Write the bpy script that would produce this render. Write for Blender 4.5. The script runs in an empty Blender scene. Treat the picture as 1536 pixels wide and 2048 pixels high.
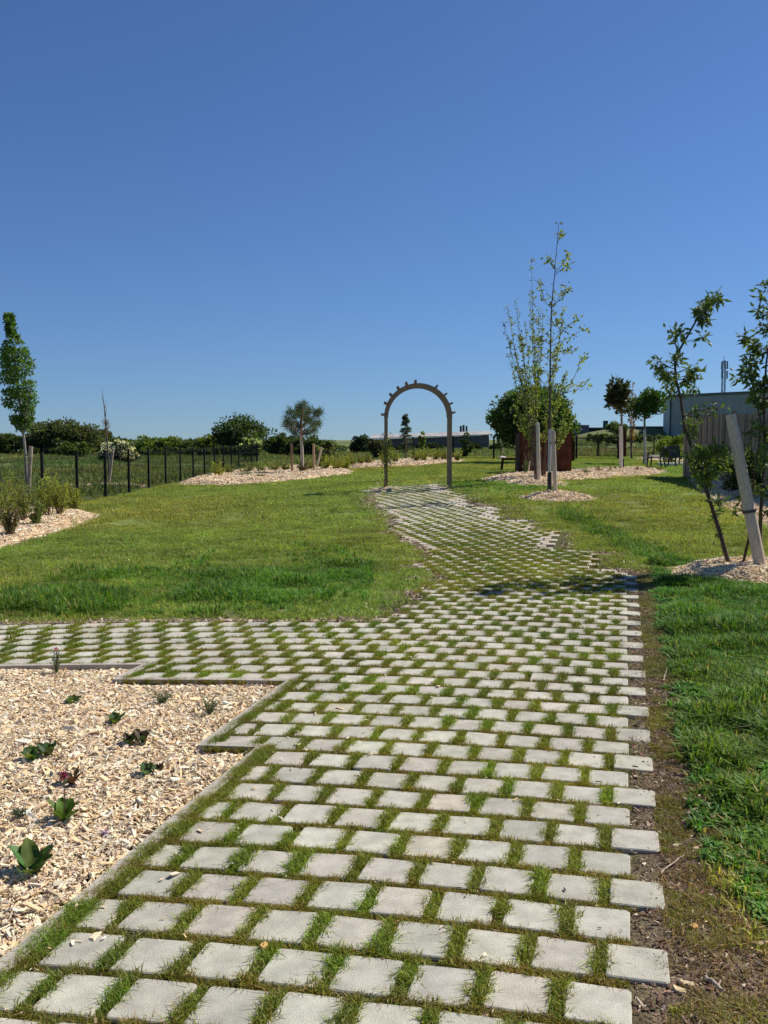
import bpy, math, random
import numpy as np
from mathutils import Vector
random.seed(7); rng=np.random.default_rng(7)
scene=bpy.context.scene
R=math.radians
# ---------------------------------------------------------------- camera, sky, sun
F=1900.;CX=768.;CY=1024.;H=1.7;TH=math.atan(147/F)
cd=bpy.data.cameras.new("camera"); cam=bpy.data.objects.new("camera",cd); scene.collection.objects.link(cam)
cd.sensor_fit='VERTICAL'; cd.sensor_height=36; cd.sensor_width=27; cd.lens=F/2048*36
cd.clip_start=.05; cd.clip_end=3000
cam.location=(0,0,H); cam.rotation_euler=(math.pi/2-TH,0,0); scene.camera=cam
SUN_EL=R(47); SX,SY=.895,.446
w=bpy.data.worlds.new("World"); scene.world=w; w.use_nodes=True
nt=w.node_tree; bg=nt.nodes['Background']
sky=nt.nodes.new('ShaderNodeTexSky'); sky.sky_type='NISHITA'; sky.sun_disc=False
sky.sun_elevation=SUN_EL; sky.sun_rotation=math.atan2(SX,SY)
sky.air_density=1.0; sky.dust_density=.2; sky.ozone_density=8.0; sky.altitude=0
# the sky is read a little above the true direction, which keeps its horizon clear blue as on a dry day
tc=nt.nodes.new('ShaderNodeTexCoord'); ma=nt.nodes.new('ShaderNodeVectorMath'); ma.operation='MULTIPLY_ADD'; ma.inputs[1].default_value=(1,1,1.0); ma.inputs[2].default_value=(0,0,.032)
nm=nt.nodes.new('ShaderNodeVectorMath'); nm.operation='NORMALIZE'; nt.links.new(tc.outputs['Generated'],ma.inputs[0]); nt.links.new(ma.outputs[0],nm.inputs[0]); nt.links.new(nm.outputs[0],sky.inputs[0])
tn=nt.nodes.new('ShaderNodeVectorMath'); tn.operation='MULTIPLY'; tn.inputs[1].default_value=(.73,.835,1.0)
nt.links.new(sky.outputs[0],tn.inputs[0]); nt.links.new(tn.outputs[0],bg.inputs[0]); bg.inputs[1].default_value=.07
sl=bpy.data.lights.new("sun",'SUN'); sl.energy=4.3; sl.angle=R(.53); sl.color=(1,.95,.87)
so=bpy.data.objects.new("sun",sl); scene.collection.objects.link(so)
sd=Vector((SX*math.cos(SUN_EL),SY*math.cos(SUN_EL),math.sin(SUN_EL))).normalized()
so.rotation_euler=sd.to_track_quat('Z','Y').to_euler(); so.location=(20,20,30)
scene.view_settings.view_transform='Standard'; scene.view_settings.look='None'
scene.view_settings.exposure=.45; scene.view_settings.gamma=1; scene.view_settings.use_curve_mapping=False
scene.cycles.max_bounces=6; scene.cycles.transparent_max_bounces=8

# ---------------------------------------------------------------- terrain
def S(t):
    t=np.clip(t,0,1); return t*t*(3-2*t)
def g(x,y):
    x=np.asarray(x,float); y=np.asarray(y,float)
    base=.5*S((y-10)/18)*S((x+8)/13)
    hill=3.0*S((y-72)/70)*S((x/np.maximum(y,1)-.13)/.12)
    bump=.012*np.sin(x*1.7+y*.6)*np.sin(y*.9-x*.3)*S((y-11)/5)
    return base+hill+bump
def gf(x,y): return float(g(x,y))
def ray(px,py):
    v=(py-CY)/F
    return ((px-CX)/F, math.cos(TH)-v*math.sin(TH), -math.sin(TH)-v*math.cos(TH))
def G(px,py):
    """point of the ground seen at a place in the photograph"""
    d=ray(px,py); lo=0; t=.5
    while t<600:
        if H+d[2]*t<gf(d[0]*t,d[1]*t): break
        lo=t; t*=1.03
    hi=t
    for _ in range(30):
        m=(lo+hi)/2
        if H+d[2]*m<gf(d[0]*m,d[1]*m): hi=m
        else: lo=m
    return Vector((d[0]*hi,d[1]*hi,gf(d[0]*hi,d[1]*hi)))
def A(px,py,y):
    d=ray(px,py); t=y/d[1]; return Vector((d[0]*t,y,H+d[2]*t))
def ON(px,y):
    d=ray(px,880); t=y/d[1]; return Vector((d[0]*t,y,gf(d[0]*t,y)))
a0=R(14.222); D=np.array((math.sin(a0),math.cos(a0))); E_=np.array((math.cos(a0),-math.sin(a0))); O=np.array((.765,2.82)); K=.037
def PW(u,v):
    u=np.asarray(u,float); v=np.asarray(v,float)
    vv=v-K*np.where(u<0,u*u,0)
    return O[0]+u*E_[0]+vv*D[0], O[1]+u*E_[1]+vv*D[1]
def UVW(x,y):
    dx=x-O[0]; dy=y-O[1]; u=dx*E_[0]+dy*E_[1]; v=dx*D[0]+dy*D[1]
    return u, v+K*np.where(u<0,u*u,0)
def in_poly(x,y,poly):
    p=np.asarray(poly,float); inside=np.zeros(np.shape(x),bool); n=len(p)
    for i in range(n):
        x0,y0=p[i]; x1,y1=p[(i+1)%n]
        c=((y0>y)!=(y1>y))&(x<(x1-x0)*(y-y0)/(y1-y0+1e-12)+x0)
        inside^=c
    return inside
def edge_dist(x,y,poly):
    p=np.asarray(poly,float); d=np.full(np.shape(x),1e9); n=len(p)
    for i in range(n):
        a=p[i]; b=p[(i+1)%n]; ab=b-a; t=np.clip(((x-a[0])*ab[0]+(y-a[1])*ab[1])/(ab@ab+1e-12),0,1)
        d=np.minimum(d,np.hypot(x-a[0]-t*ab[0],y-a[1]-t*ab[1]))
    return d
def smooth_poly(pts,n=3):
    p=np.asarray([tuple(q)[:2] for q in pts],float)
    for _ in range(n):
        q=np.roll(p,-1,0); p=np.stack([.75*p+.25*q,.25*p+.75*q],1).reshape(-1,2)
    return p
def vnoise(x,y,s,seed=0):
    r=np.random.default_rng(seed); T=r.random((64,64))
    x=np.asarray(x)/s; y=np.asarray(y)/s; xi=np.floor(x).astype(int); yi=np.floor(y).astype(int)
    fx=S(x-xi); fy=S(y-yi)
    a=T[xi%64,yi%64]; b=T[(xi+1)%64,yi%64]; c=T[xi%64,(yi+1)%64]; d=T[(xi+1)%64,(yi+1)%64]
    return (a*(1-fx)+b*fx)*(1-fy)+(c*(1-fx)+d*fx)*fy

# ---------------------------------------------------------------- mesh helpers
class MB:
    def __init__(s): s.V=[];s.F={};s.C=[];s.n=0
    def add(s,V,Fs,C):
        V=np.asarray(V,float).reshape(-1,3); C=np.asarray(C,float)
        if C.ndim==1: C=np.tile(C[:3],(len(V),1))
        for f in (Fs if isinstance(Fs,list) else [Fs]):
            f=np.asarray(f,int); s.F.setdefault(f.shape[1],[]).append(f+s.n)
        s.V.append(V); s.C.append(C[:,:3]); s.n+=len(V); return s
    def box(s,c,size,col,rz=0,taper=1.):
        x,y,z=[q/2 for q in size]; t=taper
        V=np.array([(-x,-y,-z),(x,-y,-z),(x,y,-z),(-x,y,-z),(-x*t,-y*t,z),(x*t,-y*t,z),(x*t,y*t,z),(-x*t,y*t,z)],float)
        cs,sn=math.cos(rz),math.sin(rz); V[:,:2]=np.stack([V[:,0]*cs-V[:,1]*sn,V[:,0]*sn+V[:,1]*cs],1)
        return s.add(V+np.array(c),np.array([(0,3,2,1),(4,5,6,7),(0,1,5,4),(1,2,6,5),(2,3,7,6),(3,0,4,7)]),col)
    def beam(s,p,q,w,h,col):
        p=np.array(p,float);q=np.array(q,float);d=q-p;d/=np.linalg.norm(d)
        up=np.array((0,0,1.)) if abs(d[2])<.95 else np.array((0,1.,0))
        a=np.cross(d,up);a/=np.linalg.norm(a);b=np.cross(a,d)
        V=[];
        for e in (p,q):
            for i,j in ((-1,-1),(1,-1),(1,1),(-1,1)): V.append(e+a*i*w/2+b*j*h/2)
        return s.add(V,np.array([(0,3,2,1),(4,5,6,7),(0,1,5,4),(1,2,6,5),(2,3,7,6),(3,0,4,7)]),col)
    def tube(s,P,r,col,n=7,cap=True):
        P=np.asarray([tuple(p) for p in P],float); m=len(P); r=np.broadcast_to(np.asarray(r,float),(m,))
        T=np.gradient(P,axis=0); T/=np.linalg.norm(T,axis=1,keepdims=True)+1e-12
        up=np.where(np.abs(T[:,2:3])<.9,np.array([[0,0,1.]]),np.array([[0,1.,0]])); 
        if np.mean(np.abs(T[:,2]))>.6: up=np.tile(np.array([[0,1.,0]]),(m,1))
        a=np.cross(T,up);a/=np.linalg.norm(a,axis=1,keepdims=True)+1e-12;b=np.cross(T,a)
        th=np.arange(n)*2*math.pi/n
        V=P[:,None]+r[:,None,None]*(np.cos(th)[None,:,None]*a[:,None]+np.sin(th)[None,:,None]*b[:,None])
        i=np.arange(m-1)[:,None]*n;j=np.arange(n)[None];k=(j+1)%n
        Fq=np.stack([i+j,i+k,i+n+k,i+n+j],-1).reshape(-1,4)
        fs=[Fq]
        if cap: fs.append(np.array([list(range((m-1)*n,m*n))])); 
        return s.add(V.reshape(-1,3),fs,col)
    def leaves(s,P,Dr,L,W,C,fold=.25,curl=.0):
        """diamond-shaped folded leaves: base P, direction Dr, length L, half width W"""
        P=np.asarray(P,float);n=len(P)
        if n==0: return s
        Dr=Dr/(np.linalg.norm(Dr,axis=1,keepdims=True)+1e-9); L=np.broadcast_to(L,(n,))[:,None];W=np.broadcast_to(W,(n,))[:,None]
        q=rng.normal(size=(n,3)); a=np.cross(Dr,q);a/=np.linalg.norm(a,axis=1,keepdims=True)+1e-9;b=np.cross(a,Dr)
        mid=P+Dr*L*.45
        V=np.stack([P,mid+a*W+b*W*fold,P+Dr*L-b*L*curl,mid-a*W+b*W*fold],1)
        Cc=np.repeat(np.asarray(C,float).reshape(-1,3) if np.ndim(C)>1 else np.tile(C,(n,1)),4,0)
        i=np.arange(n)[:,None]*4
        return s.add(V.reshape(-1,3),[np.concatenate([i,i+1,i+2],1),np.concatenate([i,i+2,i+3],1)],Cc)
    def build(s,name,mat,parent=None,smooth=False):
        V=np.concatenate(s.V); C=np.concatenate(s.C)
        if parent is not None:
            o=np.array(parent.location); p=parent.parent
            while p is not None: o=o+np.array(p.location); p=p.parent
            V=V-o
        me=bpy.data.meshes.new(name)
        fs=[(k,np.concatenate(v)) for k,v in s.F.items()]
        me.vertices.add(len(V)); me.vertices.foreach_set('co',V.astype(np.float32).ravel())
        nl=sum(f.size for _,f in fs); nf=sum(len(f) for _,f in fs)
        me.loops.add(nl); me.polygons.add(nf)
        me.loops.foreach_set('vertex_index',np.concatenate([f.ravel() for _,f in fs]).astype(np.int32))
        tot=np.concatenate([np.full(len(f),k) for k,f in fs]); st=np.concatenate([[0],np.cumsum(tot)[:-1]])
        me.polygons.foreach_set('loop_start',st.astype(np.int32)); me.polygons.foreach_set('loop_total',tot.astype(np.int32))
        me.polygons.foreach_set('use_smooth',np.full(nf,bool(smooth)))
        me.update(calc_edges=True)
        at=me.color_attributes.new('col','FLOAT_COLOR','POINT')
        at.data.foreach_set('color',np.concatenate([C,np.ones((len(C),1))],1).astype(np.float32).ravel())
        me.materials.append(mat); me.validate()
        o=bpy.data.objects.new(name,me); scene.collection.objects.link(o)
        if parent is not None: o.parent=parent
        return o
def jit(col,n,amt=.15,hue=.06):
    c=np.asarray(col,float)[None]*(1+rng.normal(size=(n,1))*amt)*(1+rng.normal(size=(n,3))*hue)
    return np.clip(c,.004,.95)
def tag(o,label=None,cat=None,group=None,kind=None):
    if label: o['label']=label
    if cat: o['category']=cat
    if group: o['group']=group
    if kind: o['kind']=kind
    return o
def thing(name,loc,label,cat,group=None):
    o=bpy.data.objects.new(name,None); scene.collection.objects.link(o); o.location=loc; o.empty_display_size=.2
    return tag(o,label,cat,group)

# ---------------------------------------------------------------- materials
def material(name,rough=.8,nscale=8,namt=.25,bump=0,bscale=60,spec=.3,trans=0,metal=0,streak=None,detail=6,tint=False,coord='pos'):
    m=bpy.data.materials.new(name); m.use_nodes=True; t=m.node_tree; N=t.nodes; L=t.links
    p=N['Principled BSDF']; out=N['Material Output']
    at=N.new('ShaderNodeAttribute'); at.attribute_name='col'
    geo=N.new('ShaderNodeNewGeometry'); src=geo.outputs['Position']
    if streak:
        mp=N.new('ShaderNodeMapping'); mp.inputs['Scale'].default_value=streak; L.new(src,mp.inputs[0]); src=mp.outputs[0]
    no=N.new('ShaderNodeTexNoise'); no.inputs['Scale'].default_value=nscale; no.inputs['Detail'].default_value=detail; L.new(src,no.inputs[0])
    mr=N.new('ShaderNodeMapRange'); mr.inputs[1].default_value=.3; mr.inputs[2].default_value=.7; mr.inputs[3].default_value=1-namt; mr.inputs[4].default_value=1+namt
    L.new(no.outputs[0],mr.inputs[0])
    mx=N.new('ShaderNodeVectorMath'); mx.operation='SCALE'; L.new(at.outputs['Color'],mx.inputs[0]); L.new(mr.outputs[0],mx.inputs['Scale'])
    colo=mx.outputs[0]
    if tint:
        ti=N.new('ShaderNodeAttribute'); ti.attribute_type='INSTANCER'; ti.attribute_name='tint'
        m2=N.new('ShaderNodeVectorMath'); m2.operation='MULTIPLY'; L.new(colo,m2.inputs[0]); L.new(ti.outputs['Vector'],m2.inputs[1]); colo=m2.outputs[0]
    L.new(colo,p.inputs['Base Color'])
    p.inputs['Roughness'].default_value=rough; p.inputs['Specular IOR Level'].default_value=spec; p.inputs['Metallic'].default_value=metal
    if bump:
        nb=N.new('ShaderNodeTexNoise'); nb.inputs['Scale'].default_value=bscale; nb.inputs['Detail'].default_value=8; nb.inputs['Roughness'].default_value=.7; L.new(src,nb.inputs[0])
        b=N.new('ShaderNodeBump'); b.inputs['Strength'].default_value=bump; b.inputs['Distance'].default_value=.01
        L.new(nb.outputs[0],b.inputs['Height']); L.new(b.outputs[0],p.inputs['Normal'])
    if trans:
        tr=N.new('ShaderNodeBsdfTranslucent'); sc=N.new('ShaderNodeVectorMath'); sc.operation='MULTIPLY'; sc.inputs[1].default_value=(1.5,1.45,.6)
        L.new(colo,sc.inputs[0]); L.new(sc.outputs[0],tr.inputs[0])
        ms=N.new('ShaderNodeMixShader'); ms.inputs[0].default_value=trans; L.new(p.outputs[0],ms.inputs[1]); L.new(tr.outputs[0],ms.inputs[2]); L.new(ms.outputs[0],out.inputs[0])
    return m
M_leaf=material('leaf',.5,3,.2,trans=.45,spec=.35)
M_gloss=material('glossy_leaf',.5,30,.25,trans=.3,spec=.25,bump=.15,bscale=90)
M_grass=material('grass_blade',.55,1.2,.28,trans=.35,spec=.25,tint=True)
M_bark=material('bark',.9,40,.35,bump=.6,bscale=90)
M_wood=material('weathered_wood',.75,14,.3,bump=.35,bscale=50,streak=(8,8,1))
M_plank=material('plank_wood',.85,10,.35,bump=.3,bscale=40,streak=(6,6,.6))
M_chip=material('wood_chip',.85,120,.15,spec=.15)
M_conc=material('concrete',.9,14,.10,bump=.12,bscale=260,spec=.2)
M_dark=material('dark_metal',.7,20,.1,spec=.15)
M_plastic=material('black_plastic',.45,20,.05,spec=.5)
M_sheet=material('sheet_cladding',.6,1.5,.08,spec=.3)
M_roof=material('roof_sheet',.8,1.2,.25,spec=.2)
M_rust=material('rusted_steel',.85,7,.45,bump=.3,bscale=60,streak=(1,1,.5),spec=.2)
M_soilchip=material('litter',.95,90,.3,spec=.1)
# paver concrete: speckled grey-beige with faint stains
def paver_mat():
    m=material('paver_concrete',.88,.9,.10,bump=.5,bscale=220,spec=.2); t=m.node_tree;N=t.nodes;L=t.links;p=N['Principled BSDF']
    base=p.inputs['Base Color'].links[0].from_socket
    geo=N.new('ShaderNodeNewGeometry')
    v=N.new('ShaderNodeTexNoise'); v.inputs['Scale'].default_value=330; v.inputs['Detail'].default_value=2; L.new(geo.outputs['Position'],v.inputs[0])
    cr=N.new('ShaderNodeMapRange'); cr.inputs[1].default_value=.35; cr.inputs[2].default_value=.68; cr.inputs[3].default_value=.78; cr.inputs[4].default_value=1.14; L.new(v.outputs[0],cr.inputs[0])
    v2=N.new('ShaderNodeTexNoise'); v2.inputs['Scale'].default_value=11; v2.inputs['Detail'].default_value=5; L.new(geo.outputs['Position'],v2.inputs[0])
    c2=N.new('ShaderNodeMapRange'); c2.inputs[1].default_value=.35; c2.inputs[2].default_value=.65; c2.inputs[3].default_value=.80; c2.inputs[4].default_value=1.06; L.new(v2.outputs[0],c2.inputs[0])
    mu=N.new('ShaderNodeMath'); mu.operation='MULTIPLY'; L.new(cr.outputs[0],mu.inputs[0]); L.new(c2.outputs[0],mu.inputs[1])
    sc=N.new('ShaderNodeVectorMath'); sc.operation='SCALE'; L.new(base,sc.inputs[0]); L.new(mu.outputs[0],sc.inputs['Scale']); L.new(sc.outputs[0],p.inputs['Base Color'])
    return m
M_paver=paver_mat()
def ground_mat():
    m=bpy.data.materials.new('ground'); m.use_nodes=True; t=m.node_tree;N=t.nodes;L=t.links;p=N['Principled BSDF']
    p.inputs['Roughness'].default_value=.95; p.inputs['Specular IOR Level'].default_value=.1
    at=N.new('ShaderNodeAttribute'); at.attribute_name='col'; geo=N.new('ShaderNodeNewGeometry')
    out=at.outputs['Color']
    for s,a in ((.35,.22),(2.3,.2),(14,.25),(90,.4)):
        n=N.new('ShaderNodeTexNoise'); n.inputs['Scale'].default_value=s; n.inputs['Detail'].default_value=5; L.new(geo.outputs['Position'],n.inputs[0])
        r=N.new('ShaderNodeMapRange'); r.inputs[1].default_value=.3; r.inputs[2].default_value=.7; r.inputs[3].default_value=1-a; r.inputs[4].default_value=1+a; L.new(n.outputs[0],r.inputs[0])
        sc=N.new('ShaderNodeVectorMath'); sc.operation='SCALE'; L.new(out,sc.inputs[0]); L.new(r.outputs[0],sc.inputs['Scale']); out=sc.outputs[0]
    L.new(out,p.inputs['Base Color'])
    nb=N.new('ShaderNodeTexNoise'); nb.inputs['Scale'].default_value=70; nb.inputs['Detail'].default_value=8; L.new(geo.outputs['Position'],nb.inputs[0])
    b=N.new('ShaderNodeBump'); b.inputs['Strength'].default_value=.9; b.inputs['Distance'].default_value=.02; L.new(nb.outputs[0],b.inputs['Height']); L.new(b.outputs[0],p.inputs['Normal'])
    return m
M_ground=ground_mat()

# ---------------------------------------------------------------- path layout, in path coordinates (u across, v along)
PU,PV=.238,.245; BU,BV=.196,.206
RIGHT=[(-3,0),(9.3,0),(9.4,-.12),(9.8,-.36),(11.2,-.42),(11.3,-.95),(13.35,-1.0),(13.5,-1.6),(14.8,-1.7),(15.2,-2.35),(17.2,-2.5),(17.5,-3.1),(18.3,-3.4),(20.4,-3.8),(22,-4.5),(24.5,-5.1),(28,-5.6),(33,-6.2)]
LEFT=[(-3,-1.92),(2.03,-1.92),(2.04,-2.25),(3.46,-2.25),(3.47,-3.46),(3.93,-3.46),(3.94,-9),(5.6,-9),(5.65,-2.7),(6.0,-2.2),(8.8,-2.2),(9.3,-2.7),(10.8,-2.76),(12.3,-3.4),(13.6,-4.0),(16,-4.5),(18.6,-5.5),(21,-6.1),(24,-6.8),(28,-7.6),(33,-8.2)]
def lim(T,v):
    vs=np.array([t[0] for t in T]);us=np.array([t[1] for t in T]); return np.interp(v,vs,us)
rows=[]   # (v0, list of u0,u1)
nrow=int((32+1.3)/PV)
BR=[]
for i in range(-6,int(31/PV)):
    v0=.04+i*PV; vc=v0+BV/2
    ur=float(lim(RIGHT,vc)); ul=float(lim(LEFT,vc))
    off=0 if i%2==0 else .5        # even rows stick out by half a stone
    if vc<9.3: start=.12 if i%2==0 else 0.
    else:
        k=math.floor(ur/PU); start=k*PU+(.12 if i%2==0 else 0.)
    if v0>9.3 and v0>6 : jl=random.choice((0,0,1,2))*PU
    else: jl=0
    if 5.95<vc<9.3: jl=random.choice((0,.5,1))*PU*.5
    u1=start
    while u1-BU>ul-jl-.0 or (u1-.09>ul and vc<5.6):
        u0=u1-BU
        if u0<ul and vc<5.6:                       # cut stone at the edging board
            u0=ul+.012
        if u1-u0>.05: BR.append((u0,u1,v0,v0+BV,i))
        u1-=PU
        if u1<-8.6: break
def brick_region(x,y):
    """1 where the paving lies"""
    u,v=UVW(x,y); return (u<lim(RIGHT,v)+.02)&(u>lim(LEFT,v)-.1)&(v<31)&(v>-2)
mb=MB(); top=[]
for (u0,u1,v0,v1,i) in BR:
    du=rng.normal(0,.003); dv=rng.normal(0,.0025); an=rng.normal(0,.006); h=.004+rng.normal(0,.0015)+(.006 if u1>.05 and v0<9 else 0)
    cu,cv=(u0+u1)/2+du,(v0+v1)/2+dv; hx,hy=(u1-u0)/2,(v1-v0)/2; c=.010
    def ring(s,cc): 
        X=hx-s;Y=hy-s
        return np.array([(-X+cc,-Y),(X-cc,-Y),(X,-Y+cc),(X,Y-cc),(X-cc,Y),(-X+cc,Y),(-X,Y-cc),(-X,-Y+cc)])
    r0=ring(0,c); r1=ring(.004,c)
    cs,sn=math.cos(an),math.sin(an); tl=rng.normal(0,.013,2)
    V=[]
    for r,z in ((r0,-.07),(r0,h-.004),(r1,h)):
        q=np.stack([r[:,0]*cs-r[:,1]*sn,r[:,0]*sn+r[:,1]*cs],1)
        x,y=PW(cu+q[:,0],cv+q[:,1]); V.append(np.stack([x,y,g(x,y)+z+q[:,0]*tl[0]+q[:,1]*tl[1]],1))
    V=np.concatenate(V); j=np.arange(8);k=(j+1)%8
    Fq=np.concatenate([np.stack([j,k,k+8,j+8],1),np.stack([j+8,k+8,k+16,j+16],1)])
    far=min(1,max(0,(v0-6)/10))
    col=np.array((.52,.488,.395))*(1+rng.normal(0,.065))*(1+rng.normal(0,.014,3))
    if v0>9.3 and (u1>float(lim(RIGHT,v0))-.3 or u0<float(lim(LEFT,v0))+.2): col*=np.array((1.0,.93,.88))
    if rng.random()<.02: col*=np.array((1.01,.975,.93))
    mb.add(V,[Fq,np.array([list(range(16,24))])],col)
tag(mb.build('paved_path',M_paver),kind='structure')

# ---------------------------------------------------------------- mulch beds (outlines on the ground)
def near_bed():
    P=[(-1.93,-2.2),(-1.93,2.02),(-2.27,2.02),(-2.27,3.46),(-3.47,3.46),(-3.47,3.94),(-8.2,3.94),(-8.2,-2.2)]
    Q=[]
    for i in range(len(P)):
        a=P[i];b=P[(i+1)%len(P)]
        for t in np.linspace(0,1,14)[:-1]:
            x,y=PW(a[0]+(b[0]-a[0])*t,a[1]+(b[1]-a[1])*t); Q.append((float(x),float(y)))
    return Q
NB=near_bed()
def ringpoly(px,py,rx,ry,seed):
    c=G(px,py); r=random.Random(seed); n=18
    return [(c.x+rx*math.cos(t)*(1+r.uniform(-.12,.12)),c.y+ry*math.sin(t)*(1+r.uniform(-.12,.12))) for t in [2*math.pi*i/n for i in range(n)]]
def gp(*pts): return smooth_poly([G(*p) for p in pts],2)
BEDS={}
BEDS['left']=(smooth_poly([(-13,13.5),tuple(G(-60,1110))[:2],tuple(G(25,1092))[:2],tuple(G(110,1068))[:2],tuple(G(165,1048))[:2],tuple(G(205,1030))[:2],tuple(G(150,1022))[:2],tuple(G(0,1018))[:2],(-13,24)],2),.10,'pale wood chip mulch bed with young shrubs below the columnar tree')
BEDS['mid']=(gp((340,969),(430,972),(540,966),(640,957),(715,947),(700,940),(640,935),(560,936),(470,943),(400,955)),.14,'long pale wood chip mulch bed around the young pine by the wire fence')
BEDS['far']=(gp((690,938),(760,935),(860,931),(937,923),(920,920),(850,919),(760,925),(700,930)),.12,'thin far strip of wood chip mulch seen through the arch')
BEDS['box']=(gp((955,961),(1010,965),(1100,963),(1200,958),(1290,953),(1338,946),(1325,939),(1280,936),(1200,938),(1110,942),(1030,948),(985,953)),.07,'wide wood chip mulch bed in front of the rusted steel box')
BEDS['ringA']=(ringpoly(1078,967,.82,1.0,3),.10,'round mulch mound under the multi stemmed saplings')
BEDS['ringB']=(ringpoly(1118,996,.86,.75,4),.13,'round mulch mound under the tallest thin sapling')
BEDS['ringD']=(ringpoly(1482,1150,.95,.85,5),.14,'large mulch mound under the leaning shrub tree with thick stake')
BEDS['fence']=(smooth_poly([tuple(G(*q))[:2] for q in ((1378,956),(1384,966),(1412,990),(1455,1020),(1500,1040),(1570,1075),(1700,1120))]+[(9.7,9),(9.7,16),(9.6,27)],2),.06,'wood chip mulch strip along the foot of the wooden plank fence')
BEDS['arch']=(ringpoly(772,979,.34,.42,6),.10,'small heap of pale mulch at the left foot of the arch')
BEDS['corner']=(gp((1255,919),(1380,925),(1380,918),(1300,914)),.06,'small far patch of mulch behind the black garden chairs')
BEDS['beyond']=(ringpoly(215,972,1.6,1.2,8),.05,'faint grassy mulch patch beyond the wire fence under the bare sapling')
allmulch=[NB]+[b[0] for b in BEDS.values()]
def in_mulch(x,y,grow=0):
    r=np.zeros(np.shape(x),bool)
    for p in allmulch: r|=in_poly(x,y,p)
    return r

# ---------------------------------------------------------------- ground sheet
xs=np.concatenate([-np.geomspace(400,9,50),np.arange(-8.8,9.2,.1),np.geomspace(9.4,400,50)])
ys=np.concatenate([np.arange(-4,1,.5),np.arange(1,15,.08),np.arange(15,40,.22),np.geomspace(40.3,900,80)])
X,Y=np.meshgrid(xs,ys); Z=g(X,Y)
u,v=UVW(X,Y); n1=vnoise(X,Y,.35,1); n2=vnoise(X,Y,1.3,2); n3=vnoise(X,Y,4,3)
lawn=np.array((.155,.195,.045)); dry=np.array((.19,.185,.07)); soil=np.array((.17,.12,.082)); fieldc=np.array((.13,.165,.055)); moss=np.array((.085,.085,.03))  # moss is darkened: shade between the paving stones is put into its colour
def mix(a,b,t): return a*(1-t[...,None])+b*t[...,None]
C=mix(np.broadcast_to(lawn,X.shape+(3,)),dry,np.clip(n2*.7+n3*.5-.45,0,1))
pav=brick_region(X,Y)
C[pav]=mix(np.broadcast_to(moss,X.shape+(3,)),soil,np.clip(n1*1.2-.5,0,1)*.8)[pav]
bareR=np.clip(1-np.abs(u-(.28+.1*(n2-.5)))/(.30+.25*n1),0,1)*(v<9.8)*S((v+3)/1)*np.where(v>5.5,.75,1)
edgeL=np.clip(1-np.abs(u-lim(LEFT,v)+.12)/(.22+.3*n1),0,1)*(v>5.6)
edgeR=np.clip(1-np.abs(u-lim(RIGHT,v)-.15)/(.22+.25*n1),0,1)*(v>9)
edgeT=np.clip(1-np.abs(v-5.72)/.12,0,1)*(u<-2.2)*.8
bare=np.clip(np.maximum.reduce([bareR*1.6,edgeL*1.2*S((24-v)/6),edgeR*1.2*S((24-v)/6),edgeT]),0,1)*(~pav)
C=mix(C,soil,bare)
fld=S((Y-62)/10)+S((-X-8.2)/.6)*S((Y-10)/5); fld=np.clip(fld,0,1)
fc=mix(np.broadcast_to(fieldc,X.shape+(3,)),np.array((.16,.16,.07)),np.clip(vnoise(X,Y*.6,5,9)*1.3-.4,0,1))
C=mix(C,fc,fld)
track=(S((Y-66)/3)*(1-S((Y-84)/3)))*S((X-1)/4); C=mix(C,np.array((.30,.19,.13)),track*.75)
C[in_poly(X,Y,NB)]=np.array((.16,.11,.07))
Z=Z-np.where(in_poly(X,Y,NB),.05,0)-np.where(pav,.012,0)
for p,_,_ in BEDS.values():
    b=in_poly(X,Y,p); Z=Z-np.where(b,.02,0); C[b]=np.array((.14,.10,.06))
ny,nx=X.shape; idx=np.arange(nx*ny).reshape(ny,nx)
Fq=np.stack([idx[:-1,:-1],idx[:-1,1:],idx[1:,1:],idx[1:,:-1]],-1).reshape(-1,4)
mb=MB().add(np.stack([X,Y,Z],-1).reshape(-1,3),Fq,C.reshape(-1,3)); tag(mb.build('ground',M_ground,smooth=True),kind='structure')

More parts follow.
